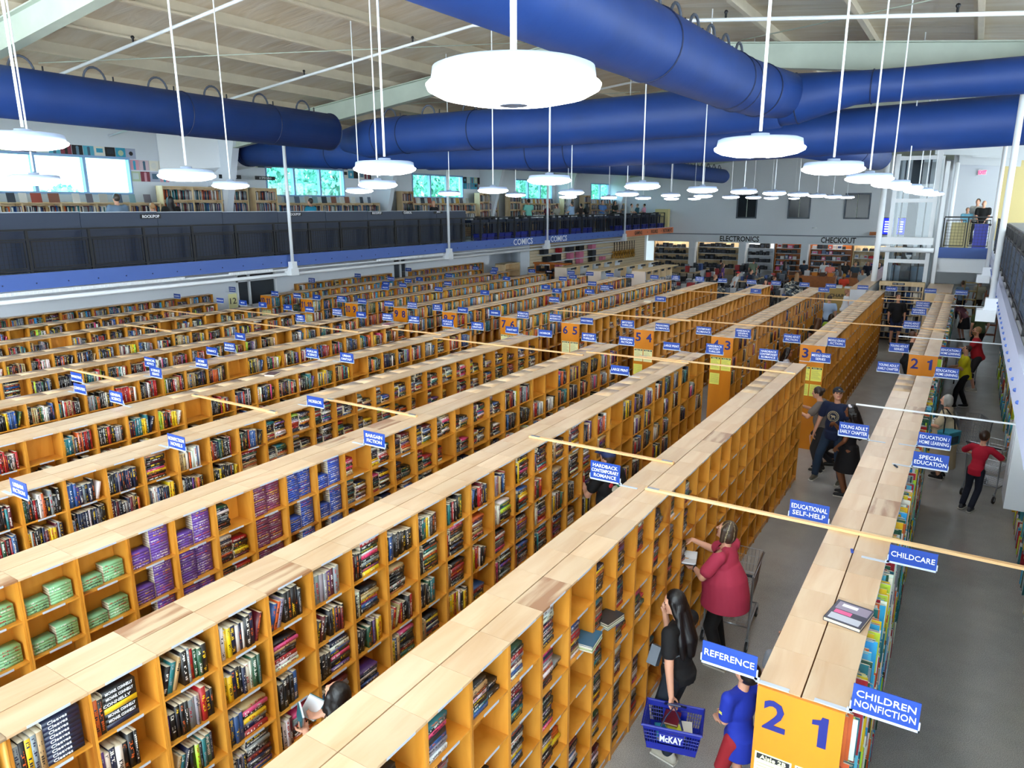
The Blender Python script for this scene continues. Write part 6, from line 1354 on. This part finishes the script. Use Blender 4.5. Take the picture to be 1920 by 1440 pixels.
def rack(x, y0, y1, lab, side=1):
    """white-ended double rack running away from the camera"""
    t = empty('media_rack', (x, y0, 0)); tag(t, lab, 'rack', 'media racks beyond the rows'); L_ = y1-y0
    MB().box(-.62, 0, -.03, 0, 0, 2.2).build('end_panel', mat('pinkish_white_laminate', '#e3d2c4', .5) if 'pinkish_white_laminate' not in D.materials else D.materials['pinkish_white_laminate'], t)
    MB().box(-.64, .02, -.03, L_, 2.2, 2.225).build('top_board', tan, t); MB().box(-.33, -.29, 0, L_, 0, 2.2).build('spine_panel', M['wallw'], t)
    for z in (.4, .8, 1.2, 1.6): MB().box(-.29, 0, 0, L_, z-.02, z).build('shelf_board', tan, t); media_row(x-.0, y0+.05, y1-.05, z, .2, .2, 1, random.Random(int(x*10+z*10)), .93, (.014, .02), ['grey', 'white', 'navy', 'black', 'blue', 'grey'])
    for i in range(1, 5): MB().box(-.29, 0, L_*i/5-.01, L_*i/5+.01, 0, 2.2).build('divider', tan, t)
    for i in range(5): MB().box(.0, .012, L_*(i+.3)/5, L_*(i+.7)/5, 2.09, 2.18).build('heading_plate', M['blackink'], t)
for j, (x, a, c) in enumerate(((-15.5, 29.4, 36), (-13.45, 28.7, 35.5), (-11.7, 29.4, 33.5))): rack(x, a, c, 'white-ended media rack beyond the far rows, %s from the left' % ORD[j+1])
# long tops continuing behind row 3-2 and the disc wall in front of the lift
t = empty('long_counter', (-2.9, 27.6, 0)); tag(t, 'long pale-topped media counter running towards the checkout left of the lift', 'counter')
MB().box(-.5, 0, 0, 11.5, 0, 2.1).build('carcass', M['wallw'], t); MB().box(-.53, .03, -.03, 11.5, 2.1, 2.13).build('top_board', M['top'], t)
for z in (.5, .85, 1.2, 1.55): MB().box(0, .16, 0, 11.5, z-.02, z).build('shelf_board', tan, t); media_row(-2.75, 27.7, 39, z, .2, .14, 1, random.Random(int(z*10)), .95, (.014, .02), ['white', 'grey', 'white', 'blue', 'black'])
t = empty('disc_rack', (-2.0, 30.05, 0)); tag(t, 'wide wooden rack of DVD cases with a black heading plate in front of the lift', 'rack')
MB().box(-.72, -.68, 0, .3, 0, 2.2).box(.68, .72, 0, .3, 0, 2.2).build('side_panel', tan, t); MB().box(-.72, .72, .28, .3, 0, 2.2).build('back_panel', mat('dark_hardboard', '#3a3230', .7), t); MB().box(-.74, .74, -.01, .3, 2.05, 2.2).build('header', tan, t)
for k in range(9): MB().box(-.68, .68, -.01, .28, .1+k*.22, .12+k*.22).build('shelf_board', tan, t); media_x(-2.67, -1.33, 30.12, .12+k*.22, .17, .12, random.Random(k), (.012, .09))
MB().box(-.3, .1, -.02, -.01, 2.09, 2.17).build('heading_plate', M['blackink'], t); lettering('DVD · DRAMA', .06, M['ink'], t, (-.1, -.025, 2.13), fit=(.34, .045))
t = empty('disc_rack', (-.75, 27.6, 0)); tag(t, 'pale-topped wooden rack at the end of row 2-1, poster on its end', 'rack')
MB().box(-.36, .36, .0, 3.0, 0, 2.12).build('carcass', tan, t); MB().box(-.38, .38, -.03, 3.02, 2.12, 2.15).build('top_board', M['top'], t); MB().box(-.2, .2, -.012, 0, 1.2, 1.8).build('poster', cmat('#3a4654', .5), t); MB().box(-.13, .13, -.016, -.012, 1.5, 1.72).build('poster_print', cmat('#b8bcc4', .5), t)
def emit_boxes(lst, name, lab, grp=None, cat='media', nind=0):
    if not lst: return
    V = []; C = []
    for x0, x1, y0, y1, z0, z1, c in lst:
        x0, x1 = min(x0, x1), max(x0, x1); V.append(np.array([(x0, y0, z0), (x1, y0, z0), (x1, y1, z0), (x0, y1, z0), (x0, y0, z1), (x1, y0, z1), (x1, y1, z1), (x0, y1, z1)])); col = np.array(PALC[c]); C.append(np.tile(col, (24, 1)))
    n = len(V); F = np.tile(BF, n)+np.repeat(np.arange(n)*8, 24); col = np.concatenate(C)
    me = mesh_np(name, np.concatenate(V), F, [M['book']], None, {'col': col, 'ink': col*.6+.3}, np.zeros((n*24, 2)))
    tag(put(name, me), lab, cat, grp, 'stuff')
emit_boxes(media, 'media_cases', 'discs and records packed on the mezzanine shelves and the far racks', None, 'media')
emit_boxes(dvd, 'dvd_cases', 'DVD cases filling the wide rack in front of the lift', None, 'media')
# ------------------------------------------------------------------ far wall shelves with goods
goods = [0]
def wall_bay(x0, x1, zs, m, lab, kinds, y=FY+.75, grp='wall bays of goods'):
    t = empty('goods_shelving', (x0, y, 0)); tag(t, lab, 'shelf'); W_ = x1-x0
    MB().box(0, .06, -.35, .3, 0, 2.36).box(W_-.06, W_, -.35, .3, 0, 2.36).build('side_panel', m, t); MB().box(.06, W_-.06, .25, .3, 0, 2.36).build('back_panel', m, t)
    for z in zs: MB().box(.06, W_-.06, -.35, .25, z-.03, z).build('shelf_board', M['wallw'], t)
    for z in zs:
        rng = random.Random(int(x0*31+z*7)); x = x0+.12
        while x < x1-.46:
            kd, cols = rng.choice(kinds); w_ = rng.uniform(.16, .38); h = rng.uniform(.2, .36); c = cmat(rng.choice(cols), .6); goods[0] += 1
            if kd == 'handbag':
                o = empty('handbag', (x+w_/2, y-.2, z+.002)); MB().hexa([(-w_/2, -.08, 0), (w_/2, -.08, 0), (w_/2, .08, 0), (-w_/2, .08, 0), (-w_*.4, -.05, h*.75), (w_*.4, -.05, h*.75), (w_*.4, .05, h*.75), (-w_*.4, .05, h*.75)]).build('bag_body', c, o); MB().path([(-w_*.25, 0, h*.72), (-w_*.2, 0, h), (w_*.2, 0, h), (w_*.25, 0, h*.72)], .01, 5).build('handle', c, o)
                tag(o, 'handbag or case on the shelves below the checkout sign', 'bag', 'bags on the checkout wall')
            elif kd == 'speaker':
                o = empty('speaker', (x+w_/2, y-.15, z+.002)); MB().box(-w_/2, w_/2, -.12, .12, 0, h).build('cabinet', c, o); MB().path([(0, -.125, h*.45), (0, -.12, h*.45)], w_*.3, 14).build('cone', M['hose'], o); tag(o, 'dark speaker on the electronics wall shelves', 'speaker', 'speakers on the far wall')
            else:
                o = empty('boxed_goods', (x+w_/2, y-.15, z+.002)); MB().box(-w_/2, w_/2, -.12, .12, 0, h*.8).build('carton', c, o); MB().box(-w_*.35, w_*.35, -.123, -.12, h*.2, h*.6).build('carton_print', cmat(rng.choice(cols), .5), o); tag(o, 'boxed item on the far wall shelves', 'box', 'boxed goods on the far wall')
            x += w_+rng.uniform(.02, .08)
BAGC = ['#8a2230', '#c81f2e', '#1b1c22', '#3a3e48', '#c9b79a', '#e6a8b4', '#7a5238', '#2b4a8a', '#1f5a48', '#d8d4cc', '#4a4a52']; DK = ['#14161c', '#20242c', '#2c323c', '#3c424c']; BR = ['#c9ccd6', '#e86aa0', '#d9d6da', '#3f5a9a', '#b43a3a', '#e8e4e0', '#6a7a9a']
wall_bay(-20.6, -17.75, (.5, 1.0, 1.45, 1.9), tan, 'wall bay of dark instrument cases at the left end of the far wall', [('speaker', DK), ('handbag', DK), ('handbag', DK)])
wall_bay(-17.2, -14.1, (.5, 1.1, 1.55, 2.0), tan, 'pale wooden wall bay of speakers left of the electronics sign', [('speaker', DK), ('speaker', DK), ('boxed_goods', DK)])
wall_bay(-13.6, -11.7, (.5, 1.0, 1.5, 2.0), M['wallw'], 'white wall bay of dark equipment under the electronics sign', [('speaker', DK), ('boxed_goods', DK)])
wall_bay(-11.65, -9.9, (.5, .9, 1.3, 1.7, 2.05), M['redwood'], 'orange-framed wall bay of bright boxes right of the electronics sign', [('boxed_goods', BR), ('boxed_goods', DK)])
wall_bay(-9.35, -6.7, (.5, .9, 1.3, 1.7, 2.05), M['redwood'], 'orange-framed wall bay of boxes and gadgets left of the checkout sign', [('boxed_goods', BR), ('boxed_goods', DK), ('boxed_goods', BR)], y=FY+.75)
wall_bay(-6.65, -3.45, (.5, 1.0, 1.5, 1.98), tan, 'long wall bay of handbags below the checkout sign', [('handbag', BAGC), ('handbag', BAGC), ('boxed_goods', BR)])
# ------------------------------------------------------------------ guitars and cases on the left far wall
struct(MB().box(GX, GX+.04, 35.5, 52.5, 0, 3.05).build('wall_slatwall', mat('cream_slatwall', '#d9c7a8', .6)))
b = MB()
for k in range(14): b.box(GX+.04, GX+.045, 35.5, 52.5, .6+k*.17, .615+k*.17)
struct(b.build('trim_5', mat('slat_groove', '#8a7a60', .8)))
for j in range(9):
    o = empty('guitar', (GX+.16, 46.6+j*.44, 1.35)); tag(o, 'honey-coloured guitar hanging on the slatted wall at the far left', 'guitar', 'guitars on the slatted wall')
    gm = cmat('#c9923c', .4); b = MB()
    b.path([(-.03, 0, .0), (.05, 0, .0)], .0001, 4)
    for (z, r) in ((.16, .19), (.42, .14)): b.path([(-.04, 0, z), (.05, 0, z)], r, 20)
    b.box(-.04, .05, -.1, .1, .2, .42); b.build('body', gm, o); MB().path([(.05, 0, .24), (.056, 0, .24)], .05, 14).build('sound_hole', M['black'], o)
    MB().box(.03, .06, -.028, .028, .5, 1.0).build('neck', cmat('#4a2e1a'), o); MB().box(.02, .05, -.045, .045, 1.0, 1.16).build('headstock', M['black'], o)
for j in range(22):
    rng = random.Random(j+900); y = 36.7+(j//4)*1.5+.4*rng.random(); z = (.9, 1.35, 1.8, 2.25)[j % 4]+.002; w_ = rng.uniform(.3, .7); o = MB().box(-.14, .14, -w_/2, w_/2, 0, rng.uniform(.25, .4)).build('equipment_case', cmat(rng.choice(['#17181d', '#2a2d35', '#b81f2a', '#c9ccd2', '#d87a9a', '#3a3f4a']), .6), None, loc=(GX+.25, y, z)); tag(o, 'instrument or equipment case on the shelves of the far left wall', 'case', 'cases on the far left wall')
for j, z in enumerate((.9, 1.35, 1.8, 2.25)): tag(MB().box(GX+.04, GX+.45, 36.2, 45.9, z-.03, z).build('wall_ledge', M['wallw']), 'long white ledge on the far left wall, %s from the floor' % ORD[j+1], 'shelf')
# ------------------------------------------------------------------ electronics floor: fixture tables crowded with dark goods
fx = [(-17.5, 38.5), (-17.3, 43.5), (-15.2, 40.5), (-15.0, 46), (-12.9, 37.5), (-13.2, 43.5), (-10.6, 42.3), (-12.3, 48.7), (-9.0, 41.6), (-11.9, 36.4), (-9.6, 34.6), (-8.5, 36.6), (-7.0, 36.0), (-10.3, 31.0), (-12.8, 32.6)]
for j, (x, y) in enumerate(fx):
    t = empty('display_fixture', (x, y, 0)); tag(t, 'display fixture of dark electronics and racks before the far wall, number %s from the left' % ORD[j+1], 'table', 'fixtures on the electronics floor')
    MB().box(-.5, .5, -1.5, 1.5, .82, .88).build('table_top', M['slate2'] if j % 3 else tan, t)
    for q in (-1.4, 0, 1.4):
        for s_ in (-.45, .45): MB().box(s_-.03, s_+.03, q-.03, q+.03, 0, .82).build('leg', M['black'], t)
    MB().box(-.48, .48, -1.45, 1.45, .3, .33).build('lower_shelf', M['black'], t)
    rng = random.Random(j*17)
    for i in range(12):
        w_, d_, h = rng.uniform(.12, .29), rng.uniform(.12, .4), rng.uniform(.08, .42)
        o = MB().box(-w_/2, w_/2, -d_/2, d_/2, 0, h).box(-w_/2-.004, -w_/2, -d_*.3, d_*.3, h*.2, h*.7).build('device', cmat(rng.choice(DK+['#5a6270', '#c9ccd2', '#8a92a0', '#d9dade', '#b43a3a', '#3f5a9a']), .45), None, loc=(x-.32+.32*(i % 3), y-1.25+.8*(i//3), .882)); tag(o, 'electronic device or gadget on the crowded fixtures before the far wall', 'device', 'devices on the electronics floor')
for j, (x, y) in enumerate(((-10.8, 28.6), (-8.9, 29.8), (-6.4, 33.5), (-5.6, 30.2))):
    t = empty('clothes_rack', (x, y, 0), .1*j); tag(t, 'low rack crowded with dark folded goods behind the far row ends, %s from the left' % ORD[j+1], 'rack', 'crowded racks behind the rows')
    MB().box(-.35, .35, -1.2, 1.2, 1.35, 1.4).build('top', M['slate2'], t)
    for q in (-1.15, 1.1): MB().box(-.3, -.25, q, q+.05, 0, 1.35).box(.25, .3, q, q+.05, 0, 1.35).build('upright', M['black'], t)
    b = MB(); rng = random.Random(j)
    for i in range(60): b.obox((rng.uniform(-.3, .3), rng.uniform(-1.1, 1.1), 1.46+rng.random()*.08), (.16, .2, .05), (rng.random(), rng.random(), rng.random()*3), mi=i % 3)
    b.build('loose_goods', [cmat('#2a2d33'), cmat('#b9b6a8'), cmat('#55606a')], t)['kind'] = 'stuff'
t = empty('charity_bin', (-4.95, 37.3, 0), .1); tag(t, 'tan cardboard bin lettered CHARITY with papers on top, before the checkout', 'bin')
MB().hexa([(-.6, -.4, 0), (.6, -.4, 0), (.6, .4, 0), (-.6, .4, 0), (-.72, -.5, 1.15), (.72, -.5, 1.15), (.72, .5, 1.15), (-.72, .5, 1.15)]).build('bin_body', mat('tan_cardboard2', '#c9a868', .8), t); lettering('CHARITY', .24, M['blackink'], t, (0, -.49, .82), fit=(1.0, .16), bold=.01)
MB().box(-.5, .0, -.3, .3, 1.15, 1.24).box(.1, .55, -.25, .3, 1.15, 1.2).build('papers', M['white'], t)
t = empty('checkout_counter', (-6.2, 44.6, 0)); tag(t, 'reddish wooden checkout counter with boxes on it', 'counter')
MB().box(-2.6, 1.6, -.3, .3, 0, .95).build('carcass', M['redwood'], t); MB().box(-2.7, 1.7, -.35, .35, .95, 1.0).build('worktop', M['redwood'], t)
for j in range(10):
    rng = random.Random(j+60); o = MB().box(-.14, .14, -.12, .12, 0, rng.uniform(.12, .3)).build('carton', cmat(rng.choice(['#e9e7e2', '#d9dade', '#e08a2a', '#3a5a9a', '#5a3a24']), .6), None, loc=(-8.7+j*.42, 44.6, 1.0)); tag(o, 'box standing on the checkout counter', 'box', 'boxes on the checkout counter')
# things along the right aisle under the balcony
for j, (x, y, h, c) in enumerate(((.9, 31.6, 1.9, '#8a4a2a'), (.2, 36.5, 1.8, '#c9a868'))):
    t = empty('ladder_rack', (x, y, 0)); tag(t, 'wooden rack under the landing, %s' % ('nearer' if j == 0 else 'farther'), 'rack')
    MB().box(-.25, -.21, 0, .04, 0, h).box(.21, .25, 0, .04, 0, h).build('upright', cmat(c), t)
    for k in range(5): MB().box(-.21, .21, 0, .3, .25+k*.36, .28+k*.36).build('shelf_board', cmat(c), t)
D.scenes.remove(WS)
